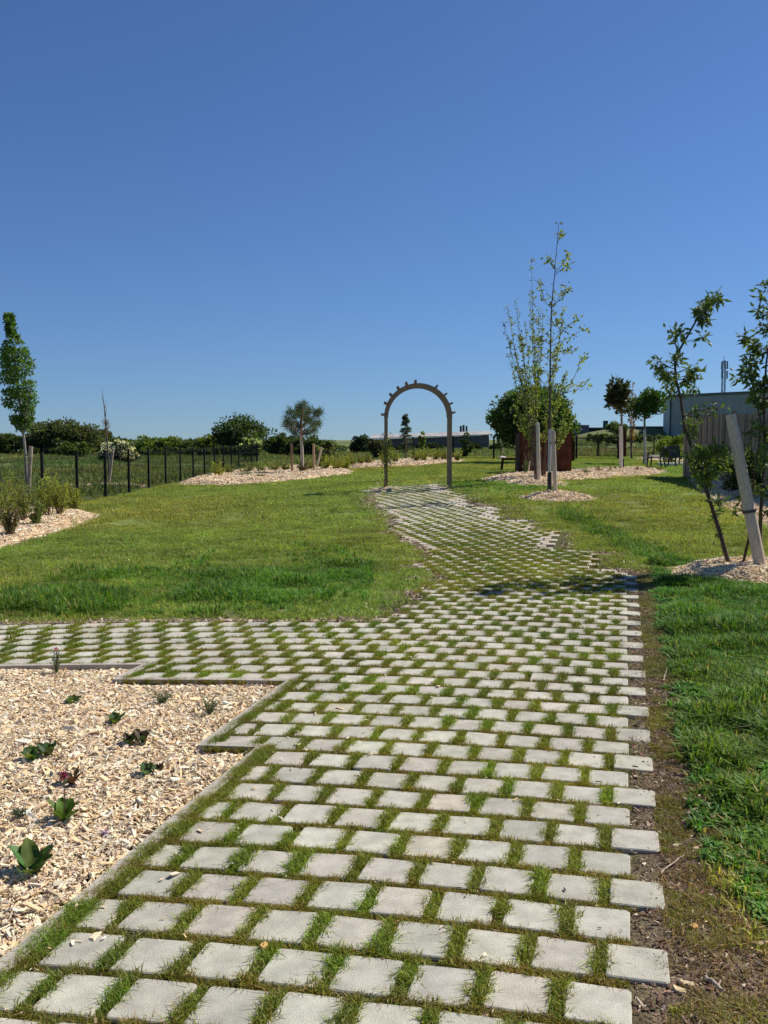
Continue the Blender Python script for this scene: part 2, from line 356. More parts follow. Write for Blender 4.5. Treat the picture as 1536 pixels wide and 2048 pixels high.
# ---------------------------------------------------------------- chips
CHIPC=[(.84,.65,.42),(.89,.76,.55),(.78,.58,.35),(.87,.70,.46),(.70,.54,.37),(.90,.81,.65),(.60,.48,.36),(.82,.58,.33),(.80,.67,.51)]
CHIPC=[(a*.96,b*.95,c*.92) for a,b,c in CHIPC]
def add_chips(mb,x,y,z,size,thick=.12,flat=.35,cols=CHIPC,dark=1.,lum=.16):
    n=len(x); L=size*np.clip(rng.lognormal(0,.38,n),.4,2.1)*.5; W=L*rng.uniform(.14,.5,n); T=np.maximum(L*thick*rng.uniform(.5,1.5,n),.0008)
    base=np.array([(-1,-1,-1),(1,-.7,-1),(1,.7,-1),(-1,1,-1),(-1,-1,1),(1,-.7,1),(1,.7,1),(-1,1,1)],float)
    V=base[None]*np.stack([L,W,T],1)[:,None]
    V[:,:,0]+=rng.normal(0,.16,(n,8))*L[:,None]; V[:,:,1]+=rng.normal(0,.2,(n,8))*W[:,None]
    V[:,:,2]+= (V[:,:,0]/L[:,None])**2*T[:,None]*rng.normal(0,1,(n,1))
    a=rng.uniform(0,2*math.pi,n); tx=rng.normal(0,flat,n); ty=rng.normal(0,flat,n)
    def rot(V,i,j,t):
        c,s_=np.cos(t)[:,None],np.sin(t)[:,None]; p=V[:,:,i].copy();q=V[:,:,j].copy(); V[:,:,i]=p*c-q*s_; V[:,:,j]=p*s_+q*c
    rot(V,0,2,tx);rot(V,1,2,ty);rot(V,0,1,a)
    V+=np.stack([x,y,z],1)[:,None]
    cc=np.array(cols)[rng.integers(0,len(cols),n)]*(1+rng.normal(0,lum,(n,1)))*dark
    Fb=np.array([(0,3,2,1),(4,5,6,7),(0,1,5,4),(1,2,6,5),(2,3,7,6),(3,0,4,7)])
    mb.add(V.reshape(-1,3),(Fb[None]+np.arange(n)[:,None,None]*8).reshape(-1,4),np.repeat(np.clip(cc,.01,.92),8,0))
# near bed
mb=MB(); n=380000; x=rng.uniform(-6.2,.1,n); y=rng.uniform(1.9,7.2,n); keep=in_poly(x,y,NB)&(x>-y*.5-1.6)
x=x[keep];y=y[keep]
relief=lambda x,y: -.045+.022*vnoise(x,y,.28,21)+.03*vnoise(x,y,.9,22)
sel=rng.random(len(x))<.97
x=x[sel];y=y[sel]; n=len(x)
dd=edge_dist(x,y,NB)
add_chips(mb,x,y,relief(x,y)+rng.uniform(0,.016,n)-.012*(dd<.1),rng.choice([.012,.018,.026,.036],n,p=[.3,.38,.25,.07]),flat=.38,lum=.15)
# bed floor below the chips
tag(mb.build('wood_chip_mulch',M_chip),'loose pale wood chips covering the planting bed beside the paved path','wood chips',kind='stuff')
# other beds: a mounded sheet with chips on it
def bed(poly,hmax,label,chip,dens):
    p=np.asarray(poly,float); mn=p.min(0);mx=p.max(0); s=max(.05,min(.25,(mx-mn).max()/90))
    gx=np.arange(mn[0],mx[0]+s,s);gy=np.arange(mn[1],mx[1]+s,s);XX,YY=np.meshgrid(gx,gy)
    d=edge_dist(XX,YY,p)*np.where(in_poly(XX,YY,p),1,-1)
    h=lambda X_,Y_,d_: g(X_,Y_)+hmax*S(np.clip(d_,-.1,1)/(.35+hmax))*(.75+.5*vnoise(X_,Y_,.4,31))+np.where(d_<0,-.05,0)
    ZZ=h(XX,YY,d); ny,nx=XX.shape; idx=np.arange(nx*ny).reshape(ny,nx)
    Fq=np.stack([idx[:-1,:-1],idx[:-1,1:],idx[1:,1:],idx[1:,:-1]],-1).reshape(-1,4)
    ok=(d.ravel()[Fq]>-s*1.2).all(1); mb=MB()
    used=np.unique(Fq[ok]); remap=np.full(nx*ny,-1); remap[used]=np.arange(len(used))
    V=np.stack([XX,YY,ZZ],-1).reshape(-1,3)[used]
    mb.add(V,remap[Fq[ok]],jit((.58,.43,.27),len(V),.2))
    area=(mx-mn).prod(); n=int(area*dens); x=rng.uniform(mn[0],mx[0],n);y=rng.uniform(mn[1],mx[1],n); x+=rng.normal(0,.02,n)
    dd=edge_dist(x,y,p)*np.where(in_poly(x,y,p),1,-1); k=dd>-.10*rng.random(n)**2
    x=x[k];y=y[k];dd=dd[k]
    add_chips(mb,x,y,np.maximum(h(x,y,dd),g(x,y))+rng.uniform(0,.012,len(x)),chip,flat=.35,thick=.15)
    tag(mb.build('mulch_bed',M_chip),label,'mulch bed',kind='stuff')
    return h
DENS=dict(left=(.042,900),mid=(.065,260),far=(.09,110),box=(.055,380),ringA=(.045,1100),ringB=(.042,1400),ringD=(.03,6500),fence=(.042,800),arch=(.035,2000),corner=(.08,90),beyond=(.07,40))
for k,(p,hm,lb) in BEDS.items(): bed(p,hm,lb,*DENS[k])
# litter beside the path: soil crumbs, bark and small chips
mb=MB(); n=60000; v=rng.uniform(-1.6,9.8,n)**1; uu=rng.normal(.30,.18,n)+rng.normal(0,.12,n)*(v<3); k=(uu>.005)&(uu<1.1); v=v[k];uu=uu[k]
x,y=PW(uu,v); add_chips(mb,x,y,g(x,y)+rng.uniform(0,.008,len(x)),rng.choice([.007,.011,.018],len(x),p=[.5,.35,.15]),flat=.4,cols=[(.20,.13,.09),(.32,.22,.15),(.10,.06,.04),(.42,.33,.24),(.28,.14,.10),(.55,.44,.30),(.14,.09,.06)],lum=.3)
n=9000; v=rng.uniform(5.6,23,n); side=rng.random(n)<.55; uu=np.where(side,lim(LEFT,v)-rng.gamma(1.5,.14,n)+.1,lim(RIGHT,v)+rng.gamma(1.5,.12,n)); uu=np.where((~side)&(v<9.3),99,uu)
x,y=PW(uu,v); k=(uu<5)&~in_mulch(x,y); x=x[k];y=y[k]; add_chips(mb,x,y,g(x,y)+.006,rng.choice([.015,.025,.04],len(x)),flat=.3,cols=[(.34,.25,.17),(.5,.38,.27),(.22,.15,.10),(.6,.48,.35)],lum=.25)
n=2500; uu=rng.uniform(-8,-2.2,n); v=5.66+rng.gamma(1.2,.05,n); x,y=PW(uu,v); add_chips(mb,x,y,g(x,y)+.006,rng.choice([.015,.025,.035],n),cols=[(.45,.34,.24),(.3,.2,.13),(.6,.48,.35)],lum=.25)
tag(mb.build('soil_litter',M_soilchip),'brown soil crumbs, bark and chip litter along the ragged path edges','litter',kind='stuff')
# stray chips on the stones
mb=MB(); n=150; uu=-1.9+rng.gamma(1.3,.22,n); v=rng.uniform(-.6,6.5,n); x,y=PW(uu,v); add_chips(mb,x,y,g(x,y)+.011,rng.choice([.012,.018,.026],n),flat=.1)
n=30; uu=rng.uniform(-1.8,0,n); v=rng.uniform(-.6,6,n); x,y=PW(uu,v); add_chips(mb,x,y,g(x,y)+.011,.016,flat=.1)
n=130; uu=.1-rng.gamma(1.6,.18,n); v=rng.uniform(.2,7,n); x,y=PW(uu,v); add_chips(mb,x,y,g(x,y)+.008,rng.choice([.008,.012,.017],n),flat=.2,cols=[(.05,.045,.05),(.09,.08,.08),(.14,.1,.08)])
tag(mb.build('stray_chips',M_chip),'stray chips and dark crumbs lying scattered on the paving stones','wood chips',kind='stuff')

# ---------------------------------------------------------------- edging boards of concrete
def edging(P,label):
    mb=MB(); h=.05/2
    for (a,b) in zip(P[:-1],P[1:]):
        n=max(2,int(math.hypot(b[0]-a[0],b[1]-a[1])/.5)); ts=np.linspace(0,1,n+1)
        du,dv=b[0]-a[0],b[1]-a[1]; l=math.hypot(du,dv); nu,nv=-dv/l*.033,du/l*.033
        for i in range(n):
            z=.012+rng.normal(0,.001)
            q=[]
            for t,e in ((ts[i],.002),(ts[i+1],-.002)):
                for s in (-1,1):
                    x,y=PW(a[0]+du*t+du/l*e+nu*s,a[1]+dv*t+dv/l*e+nv*s); q.append((float(x),float(y)))
            V=[(x,y,gf(x,y)-.13) for x,y in q]+[(x,y,gf(x,y)+z) for x,y in q]
            mb.add(V,np.array([(0,1,3,2),(4,6,7,5),(0,4,5,1),(2,3,7,6),(0,2,6,4),(1,5,7,3)]),np.array((.42,.375,.31))*(1+rng.normal(0,.05)))
    return tag(mb.build('edging_kerb',M_conc),kind='structure')
edging([(-1.955,-2.6),(-1.955,2.06)],'')
edging([(-1.985,2.03),(-2.31,2.03)],'')
edging([(-2.285,2.06),(-2.285,3.50)],'')
edging([(-2.315,3.475),(-3.52,3.475)],'')
edging([(-3.495,3.505),(-3.495,3.90)],'')
edging([(-3.47,3.925),(-9.5,3.925)],'')

# ---------------------------------------------------------------- grass
hidden=bpy.data.collections.new('tuft_sources')
def tuft(nb,rad,h,w,col,lean=.5,spread=.15,broad=False):
    n=nb; r=rad*np.sqrt(rng.random(n)); t=rng.uniform(0,2*math.pi,n); bx,by=r*np.cos(t),r*np.sin(t)
    hh=h*rng.uniform(.55,1.25,n); a=rng.uniform(0,2*math.pi,n); ln=np.abs(rng.normal(0,lean,n))*hh; ww=w*rng.uniform(.7,1.3,n)
    dx,dy=np.cos(a),np.sin(a); sx,sy=-dy,dx
    V=np.zeros((n,5,3))
    if broad: 
        V[:,0]=np.stack([bx-sx*ww*.3,by-sy*ww*.3,0*bx],1); V[:,1]=np.stack([bx+sx*ww*.3,by+sy*ww*.3,0*bx],1)
    else:
        V[:,0]=np.stack([bx-sx*ww/2,by-sy*ww/2,0*bx-.005],1); V[:,1]=np.stack([bx+sx*ww/2,by+sy*ww/2,0*bx-.005],1)
    V[:,2]=np.stack([bx+dx*ln*.35+sx*ww*.45,by+dy*ln*.35+sy*ww*.45,hh*.6],1); V[:,3]=np.stack([bx+dx*ln*.35-sx*ww*.45,by+dy*ln*.35-sy*ww*.45,hh*.6],1)
    V[:,4]=np.stack([bx+dx*ln,by+dy*ln,hh*(1-.25*np.minimum(1,ln/hh))],1)
    i=np.arange(n)[:,None]*5
    c=jit(col,n,.32,.09); br=rng.random(n)<(.09 if h<.06 else .035); c[br]=jit((.36,.31,.14),br.sum(),.2)
    mb=MB().add(V.reshape(-1,3),[np.concatenate([i,i+1,i+2,i+3],1),np.concatenate([i+3,i+2,i+4],1)],np.repeat(c,5,0))
    o=mb.build('grass_tuft',M_grass); scene.collection.objects.unlink(o); return o
def scatter(name,label,sources,x,y,z,sc,tint,cat='grass'):
    n=len(x); me=bpy.data.meshes.new(name); me.vertices.add(n); me.vertices.foreach_set('co',np.stack([x,y,z],1).astype(np.float32).ravel())
    a=me.attributes.new('rot','FLOAT_VECTOR','POINT'); rt=np.zeros((n,3),np.float32); rt[:,2]=rng.uniform(0,6.28,n); rt[:,:2]=rng.normal(0,.08,(n,2)); a.data.foreach_set('vector',rt.ravel())
    a=me.attributes.new('scl','FLOAT','POINT'); a.data.foreach_set('value',np.broadcast_to(sc,(n,)).astype(np.float32).copy())
    a=me.attributes.new('pick','INT','POINT'); a.data.foreach_set('value',rng.integers(0,len(sources),n).astype(np.int32))
    a=me.attributes.new('tint','FLOAT_VECTOR','POINT'); a.data.foreach_set('vector',np.broadcast_to(tint,(n,3)).astype(np.float32).copy().ravel())
    o=bpy.data.objects.new(name,me); scene.collection.objects.link(o)
    c=bpy.data.collections.new(name+'_src'); [c.objects.link(s) for s in sources]
    ng=bpy.data.node_groups.new(name,'GeometryNodeTree'); ng.interface.new_socket('Geometry',in_out='INPUT',socket_type='NodeSocketGeometry'); ng.interface.new_socket('Geometry',in_out='OUTPUT',socket_type='NodeSocketGeometry')
    N=ng.nodes;L=ng.links; gi=N.new('NodeGroupInput');go=N.new('NodeGroupOutput'); ip=N.new('GeometryNodeInstanceOnPoints'); ci=N.new('GeometryNodeCollectionInfo'); ci.inputs['Collection'].default_value=c; ci.inputs['Separate Children'].default_value=True; ci.inputs['Reset Children'].default_value=True
    L.new(gi.outputs[0],ip.inputs['Points']); L.new(ci.outputs[0],ip.inputs['Instance']); ip.inputs['Pick Instance'].default_value=True
    for nm,ty,sk in (('rot','FLOAT_VECTOR','Rotation'),('scl','FLOAT','Scale'),('pick','INT','Instance Index')):
        na=N.new('GeometryNodeInputNamedAttribute'); na.data_type=ty; na.inputs['Name'].default_value=nm
        L.new([q for q in na.outputs if q.enabled][0],ip.inputs[sk])
    L.new(ip.outputs[0],go.inputs[0]); md=o.modifiers.new('scatter','NODES'); md.node_group=ng
    return tag(o,label,cat,kind='stuff')
JC=(.185,.225,.035)
joint=[tuft(44,.027,.028,.0026,JC,.85) for _ in range(6)]
jointfar=[tuft(60,.055,.034,.006,JC,.8) for _ in range(4)]
GC=(.22,.29,.058)
mow=[tuft(130,.16,.042,.0062,GC,.8) for _ in range(6)]
mowfar=[tuft(160,.38,.05,.011,GC,.7) for _ in range(4)]
tall=[tuft(26,.055,.10,.0085,(.10,.185,.035),.9) for _ in range(5)]
weed=[tuft(20,.04,.06,.02,(.10,.20,.035),.9,broad=True) for _ in range(4)]
dryt=[tuft(26,.05,.03,.003,(.20,.17,.08),1.3) for _ in range(4)]
# joints
PU_=[];PV_=[];SC=[];TI=[]
def tintf(x,y,a=.25):
    n=vnoise(x,y,.5,41)*.6+vnoise(x,y,2.2,42)*.4; b=vnoise(x,y,.9,43)
    return np.stack([.75+.75*n,.75+.45*n,.7+.6*b],1)
ju=[];jv=[];js=[];jf=[]
for (u0,u1,v0,v1,i) in BR:
    near=v0<7.5
    if near:
        k=18 if v0<4.5 else 11
        a=rng.uniform(u0-.03,u1,k); b=v0-.016+rng.normal(0,.007,k); ju+=list(a);jv+=list(b);js+=list(rng.uniform(.55,1.1,k)*(1+.3*max(0,min(1,(v0-2)/4))));jf+=[0]*k
        k=20 if v0<4.5 else 13
        a=u0-.02+rng.normal(0,.009,k); b=rng.uniform(v0,v1,k); ju+=list(a);jv+=list(b);js+=list(rng.uniform(.75,1.4,k)*(1+.25*max(0,min(1,(v0-2)/4))));jf+=[0]*k
    else:
        k=6; ju+=list(rng.uniform(u0-.03,u1,k));jv+=list(v0-.017+rng.normal(0,.007,k));js+=list(rng.uniform(.6,1.0,k)*(1.15-.40*S((v0-10)/7)));jf+=[1]*k
        k=7; ju+=list(u0-.02+rng.normal(0,.009,k));jv+=list(rng.uniform(v0,v1,k));js+=list(rng.uniform(.8,1.3,k)*(1.12-.32*S((v0-10)/7)));jf+=[1]*k
# strip of grass between the edging and the stones
k=1500; ju+=list(-1.92+rng.normal(0,.014,k));jv+=list(rng.uniform(-1.5,2.05,k));js+=list(rng.uniform(.6,1.3,k));jf+=[0]*k
k=600; ju+=list(-2.25+rng.normal(0,.014,k));jv+=list(rng.uniform(2.05,3.5,k));js+=list(rng.uniform(.6,1.2,k));jf+=[0]*k
ju=np.array(ju);jv=np.array(jv);js=np.array(js);jf=np.array(jf)
bald=vnoise(ju,jv,.22,51)<.12; out=(ju>-.0)&(jv<9.3)
wild=vnoise(ju,jv,.33,52); js=js*np.where(wild>.8,1.1,1)
bare_=((ju>lim(RIGHT,jv)-.36)|(ju<lim(LEFT,jv)+.22))&(jv>9.3)&(vnoise(jv,jv*0,.9,55)>.33)
keep=~out&~bare_&~(bald&(jf==0)&(rng.random(len(ju))<.7)); ju=ju[keep];jv=jv[keep];js=js[keep];jf=jf[keep];wild=wild[keep]
x,y=PW(ju,jv); ti=tintf(x,y)*np.where(wild>.72,1,0)[:,None]*np.array((.92,1.08,.85))+tintf(x,y)*np.where(wild>.72,0,1)[:,None]
rj=np.abs(((jv-.02)/PV+.5)%1-.5)<.12; ti=ti*np.where(rj[:,None],np.array((1.05,.92,.9)),np.array((.95,1.10,.9)))
q=jf==0; scatter('joint_grass','short olive green grass growing in the joints between the paving stones',joint,x[q],y[q],g(x,y)[q]-.012,js[q],ti[q])
q=jf==1; scatter('far_joint_grass','green grass in the joints of the far paving near the arch',jointfar,x[q],y[q],g(x,y)[q]-.012,js[q],ti[q])
# mown lawn
def lawn_pts(n,x0,x1,y0,y1):
    y=rng.uniform(y0,y1,n); x=rng.uniform(x0,x1,n); k=(np.abs(x)<y*.45+1); x=x[k];y=y[k]
    u,v=UVW(x,y); pav=(u<lim(RIGHT,v)+.12)&(u>lim(LEFT,v)-.14)&(v<24.5)&(v>-2)|((u>-.1)&(u<.42)&(v<9.6))
    pav|=(u<-2.2)&(v>3)&(v<5.78)|(v<4)&(u<0)
    k=~pav&~in_mulch(x,y)&(x>-8.0); return x[k],y[k]
def lawntint(x,y):
    n=vnoise(x,y,1.6,61)*.5+vnoise(x,y,.45,62)*.5; m=vnoise(x,y,5,63)
    return np.stack([.85+.75*n*m*1.4,.85+.4*n,.8+.5*n],1)
x,y=lawn_pts(13000,-9,9,3,18); scatter('lawn_grass','short mown green lawn on both sides of the paved path','',x,y,g(x,y),1,1) if False else scatter('lawn_grass','short mown green lawn on both sides of the paved path',mow,x,y,g(x,y)-.004,rng.uniform(.7,1.2,len(x)),lawntint(x,y))
x,y=lawn_pts(20000,-12,22,18,62); scatter('far_lawn_grass','mown lawn stretching back to the wire fence',mowfar,x,y,g(x,y)-.006,rng.uniform(.6,1.,len(x)),lawntint(x,y))
mb=MB(); x,y=lawn_pts(1500,-9,10,7,26); k=vnoise(x,y,2.1,93)>.45; x=x[k];y=y[k]; n=len(x)
mb.leaves(np.stack([x,y,g(x,y)+rng.uniform(.035,.055,n)],1),np.stack([rng.normal(size=n),rng.normal(size=n),rng.uniform(-.2,.5,n)],1),.022,.010,jit((.62,.60,.42),n,.2)); tag(mb.build('clover_flowers',M_leaf),'tiny pale clover and daisy heads dotted over the lawn','flowers',kind='stuff')
mb=MB(); n=5200; i=rng.integers(0,len(BR),n); bu=np.array([b[0] for b in BR])[i]-.02+rng.normal(0,.02,n)+rng.choice([0,1],n)*rng.uniform(0,.2,n); bv=np.array([b[2] for b in BR])[i]-.02+rng.normal(0,.015,n); x,y=PW(bu,bv); k=(bv<7)&(bu<0)
x=x[k];y=y[k]; add_chips(mb,x,y,g(x,y)+rng.uniform(-.008,.006,len(x)),rng.choice([.008,.013,.02],len(x),p=[.5,.35,.15]),flat=.4,cols=[(.30,.22,.13),(.5,.4,.25),(.22,.14,.08),(.42,.36,.2),(.7,.58,.4)],lum=.25); tag(mb.build('joint_litter',M_soilchip),'dead grass bits and crumbs lodged in the paving joints','litter',kind='stuff')
# tall unmown grass: band on the left, tongue on the right, verge on the right
xs_=[];ys_=[];ss=[];tt=[]
n=4600; px=rng.uniform(-20,740,n); 
cy=np.interp(px,[-20,200,450,740],[1218,1190,1172,1150]); d=rng.normal(0,1,n)
off=cy+d*np.interp(px,[0,250,500,740],[14,24,24,18])
for i in range(n):
    if off[i]<1236:
        z=F*H/(off[i]-877); xx=(px[i]-CX)/F*z; xs_.append(xx);ys_.append(z*.997)
ss=list(rng.uniform(.5,1.15,len(xs_))*np.clip(vnoise(np.array(xs_),np.array(ys_),.5,71)*1.6,.35,1.3)); 
m0=len(xs_)
n=620; t=rng.random(n); px=1120+200*t+rng.normal(0,12,n); py=1035+72*t+rng.normal(0,5,n)
for a,b in zip(px,py):
    z=F*(H-.1)/(b-877); xs_.append((a-CX)/F*z); ys_.append(z); ss.append(rng.uniform(.5,1.1))
n=450; px=rng.uniform(900,1120,n); py=rng.normal(975,9,n)
for a,b in zip(px,py):
    if b>962: z=F*(H-.3)/(b-877); xs_.append((a-CX)/F*z); ys_.append(z); ss.append(rng.uniform(.5,1.0))
x=np.array(xs_);y=np.array(ys_);ss=np.array(ss); k=~brick_region(x,y)&~in_mulch(x,y); x=x[k];y=y[k];ss=ss[k]
scatter('tall_grass','lusher unmown grass clumps in the lawn left and right of the path',tall,x,y,g(x,y)-.004,ss,lawntint(x,y)*np.array((1.1,1.18,.88)))
n=19000; v=rng.uniform(-1.6,10.5,n); uu=.3+rng.gamma(2.2,.36,n); x,y=PW(uu,v); c=vnoise(x,y,.33,81)
dens=np.clip((uu-(.16+.34*S((2.6-v)/2.2)))/.30,0,1)*np.clip(c*2.2-.35+np.clip((uu-.7),0,.6),0,1); k=(rng.random(n)<dens)&~in_mulch(x,y)&(x<y*.43+.6); x=x[k];y=y[k];c=c[k]
scatter('verge_grass','bright untidy grass on the verge right of the paving',tall,x,y,g(x,y)-.004,rng.uniform(.35,1.15,len(x))*(.45+.95*c),lawntint(x,y)*np.array((1.0,1.12,.85)))
n=11000; v=rng.uniform(-1.6,10.5,n); uu=.25+rng.gamma(2.2,.33,n); x,y=PW(uu,v); k=(vnoise(x,y,.3,83)>.42)&~in_mulch(x,y)&(x<y*.43+.6); x=x[k];y=y[k]
scatter('verge_weeds','broad leaved clover and weeds mixed into the right verge',weed,x,y,g(x,y)-.002,rng.uniform(.35,.9,len(x)),lawntint(x,y)*np.array((.8,1.05,.9)),'weeds')
n=4200; v=rng.uniform(-1.6,9.8,n); uu=rng.normal(.42,.20,n); x,y=PW(uu,v); k=(uu>.1)&~in_mulch(x,y); x=x[k];y=y[k]
scatter('dry_grass','thin dry brownish grass on the bare soil right of the paving',dryt,x,y,g(x,y)-.003,rng.uniform(.4,1.1,len(x)),lawntint(x,y)*np.array((.8,.85,.8)))
n=9000; v=rng.uniform(-1.6,9.8,n); uu=rng.uniform(.12,.75,n); x,y=PW(uu,v); k=(vnoise(x,y,.24,86)*.6+vnoise(x,y,.07,87)*.4>.50)&~in_mulch(x,y); x=x[k];y=y[k]
scatter('moss_tufts','short olive moss and seedlings patching the bare soil beside the paving',joint,x,y,g(x,y)-.006,rng.uniform(.5,1.1,len(x)),tintf(x,y)*np.array((.95,.95,.9)),'moss')
# meadow beyond the fence
n=5000; y=rng.uniform(14,110,n)**1; x=rng.uniform(-1,1,n)*y*.45; u,v=UVW(x,y); k=((x<-8.2)&(y<58))|(y>62); k&=~in_mulch(x,y); x=x[k];y=y[k]
meadow=[tuft(60,.6,.22,.03,(.125,.175,.055),.6) for _ in range(3)]
scatter('meadow_grass','rough olive meadow grass beyond the wire fence',meadow,x,y,g(x,y)-.01,rng.uniform(.5,1.3,len(x)),lawntint(x,y))

# ---------------------------------------------------------------- arch
def arch():
    L0=G(772,978); R0=G(901,974); c=(L0+R0)/2; yb=c.y; k=F/ (yb*1.0)
    t=thing('rose_arch',(c.x,yb,c.z),'round topped wooden garden arch standing over the far end of the paved path','arch')
    wd=(.28,.20,.13)
    w2=abs(R0.x-L0.x)/2; zt=A(835,768,yb).z; depth=.55
    ax=c.x; zs=zt-w2-.03
    for s,base in ((-1,L0),(1,R0)):
        for d in (0,depth):
            m=MB(); m.box((ax+s*w2,yb+d,(base.z-.1+zs)/2),(.095,.075,zs-base.z+.1),wd); m.build('post',M_wood,t)
    for d in (0,depth):
        m=MB(); n=26; a=np.linspace(0,math.pi,n); 
        for i in range(n-1):
            q=[]
            for aa in (a[i],a[i+1]):
                for r in (w2-.06,w2+.055):
                    for e in (-.035,.035): q.append((ax-math.cos(aa)*r,yb+d+e,zs+math.sin(aa)*r))
            m.add(q,np.array([(0,1,3,2),(4,6,7,5),(0,4,5,1),(2,3,7,6),(0,2,6,4),(1,5,7,3)]),wd)
        m.build('curved_beam',M_wood,t)
    for i,aa in enumerate(np.radians([5,24,40,56,71,86,121,140,157,172])):
        m=MB(); r=w2+.085; cx=ax-math.cos(aa)*r; cz=zs+math.sin(aa)*r
        ex=np.array((-math.cos(aa),0,math.sin(aa))); ey=np.array((math.sin(aa),0,math.cos(aa)))
        V=[]
        for yy in (yb-.13,yb+depth+.13):
            for i1,j1 in ((-1,-1),(1,-1),(1,1),(-1,1)): V.append(np.array((cx,yy,cz))+ex*i1*.055+ey*j1*.025)
        m.add(V,np.array([(0,3,2,1),(4,5,6,7),(0,1,5,4),(1,2,6,5),(2,3,7,6),(3,0,4,7)]),(.26,.17,.11)); m.build('cross_slat',M_wood,t)
    # climbing rose
    tr=thing('climbing_rose',(L0.x,yb-.08,L0.z),'thin climbing rose with yellowish green leaves growing up the left arch post','climbing plant')
    m=MB(); P=[(L0.x-.02+.05*math.sin(z*4),yb-.07,L0.z+z) for z in np.linspace(0,1.5,14)]; m.tube(P,.008,(.16,.12,.06),5); m.build('stem',M_bark,tr)
    m=MB(); n=420; z=np.clip(rng.normal(.9,.28,n),.25,1.5); m.leaves(np.stack([L0.x+.02+rng.normal(0,.09,n),yb-.07+rng.normal(0,.07,n),L0.z+z],1),rng.normal(size=(n,3)),.06,.02,jit((.22,.24,.05),n)); m.build('foliage',M_leaf,tr)
arch()

# ---------------------------------------------------------------- wire fence
def wire_fence(pts,label,pw=.062,h=1.28):
    p0=pts[0]; t=thing('wire_fence',(p0[0],p0[1],gf(*p0)),label,'fence'); dk=(.012,.014,.013)
    for i,(x,y) in enumerate(pts):
        z=gf(x,y); m=MB(); m.box((x,y,z+h/2),(pw,pw,h+.12),dk); m.build('post',M_dark,t)
        m=MB(); m.box((x,y,z+h+.08),(.08,.08,.03),dk); m.build('post_cap',M_dark,t)
    for (x0,y0),(x1,y1) in zip(pts[:-1],pts[1:]):
        L=math.hypot(x1-x0,y1-y0); n=int(L/.06); m=MB(); z0=gf(x0,y0);z1=gf(x1,y1)
        tt=(np.arange(n)+.5)/n
        xx=x0+(x1-x0)*tt;yy=y0+(y1-y0)*tt;zz=z0+(z1-z0)*tt
        for a,b,c in zip(xx,yy,zz): 
            m.add([(a-.0026,b-.0028,c+.03),(a+.0026,b-.0028,c+.03),(a,b+.003,c+.03),(a-.0026,b-.0028,c+h),(a+.0026,b-.0028,c+h),(a,b+.003,c+h)],np.array([(0,1,4,3),(1,2,5,4),(2,0,3,5)]),dk)
        for hz in (.06,.1,.45,.5,.85,.9,h-.06,h-.01): m.beam((x0,y0,z0+hz),(x1,y1,z1+hz),.008,.008,dk)
        m.build('wire_panel',M_dark,t)
fl=[(-7.95-.0*i,14.6+2.5*i) for i in range(19)]
wire_fence(fl,'long dark wire mesh fence running back along the left side of the lawn')
fb=[(-7.95,62.1)]
for q in ((532,929),(696,936),(748,931),(782,928),(813,925),(857,921),(933,919),(1007,917),(1075,915)):
    p=G(*q) if q[0]>540 else ON(q[0],59.); fb.append((p.x,min(p.y,56.5)))
fb=[(-7.95,59.6),(-5.6,58)]+[(x,56.5-.12*(x+2)) for x in np.arange(-3.0,13.5,2.35)]
wire_fence(fb,'dark wire mesh fence closing the far side of the lawn behind the arch',pw=.10)
def gate():
    a=G(1149,911); b=G(1300,908); y=(a.y+b.y)/2-6; y=62.
    def pt(px,pz): q=ON(px,y); return (q.x,y,q.z+pz)
    t=thing('double_gate',pt(1149,0),'low double gate with dark metal frame at the far end of the lawn','gate'); dk=(.03,.02,.016)
    for (p,q) in ((1149,1195),(1198,1246)):
        m=MB(); 
        a0_=pt(p,.05);a1=pt(q,.05);b0=pt(p,1.22);b1=pt(q,1.22)
        for s,e in ((a0_,a1),(b0,b1),(a0_,b0),(a1,b1)): m.beam(s,e,.07,.07,dk)
        lf=m.build('gate_leaf',M_dark,t)
        m=MB()
        for k in np.linspace(.06,.94,18): m.beam((a0_[0]+(a1[0]-a0_[0])*k,y,a0_[2]),(a0_[0]+(a1[0]-a0_[0])*k,y,b0[2]),.012,.012,dk)
        m.build('wire_infill',M_dark,t)
    for px in (1147,1248):
        m=MB(); q=pt(px,.7); m.box(q,(.14,.14,1.5),dk); m.build('gate_post',M_dark,t)
gate()
fr=[(ON(px,62.).x,62.) for px in (1262,1308,1345)]; wire_fence([fr[0],fr[1],fr[2],(ON(1400,62).x,62.)],'short dark wire fence right of the far gate')
# wooden plank fence on the right
def plank_fence():
    t=thing('plank_fence',(9.25,17,gf(9.25,17)),'tall grey brown wooden plank fence running back on the right side','fence')
    yy=29.2; k=0
    while yy>7.0:
        x=9.2; z=gf(x,yy); hh=1.88
        m=MB(); m.box((x+.012*(k%2),yy-.085,z+hh/2),(.028,.185,hh),np.array((.27,.215,.165))*(1+rng.normal(0,.14))); m.build('plank',M_plank,t)
        m=MB(); m.box((x+.055,yy-.20,z+hh/2-.02),(.02,.15,hh-.04),np.array((.12,.10,.085))); m.build('shade_backing_board',M_plank,t)  # rear board in a darker wood colour, painting the shade of the gaps
        yy-=.235; k+=1
    for yy in np.arange(29.1,7,-1.9):
        m=MB(); z=gf(9.3,yy); m.box((9.275,yy,z+.98),(.1,.1,1.98),(.21,.17,.13)); m.build('fence_post',M_plank,t)
    for hz in (.35,1.05,1.7):
        m=MB()
        for y0 in np.arange(29.1,7,-1.9): m.beam((9.24,y0,gf(9.2,y0)+hz),(9.24,y0-1.85,gf(9.2,y0-1.85)+hz),.04,.07,(.19,.16,.12))
        m.build('rail',M_plank,t)
plank_fence()

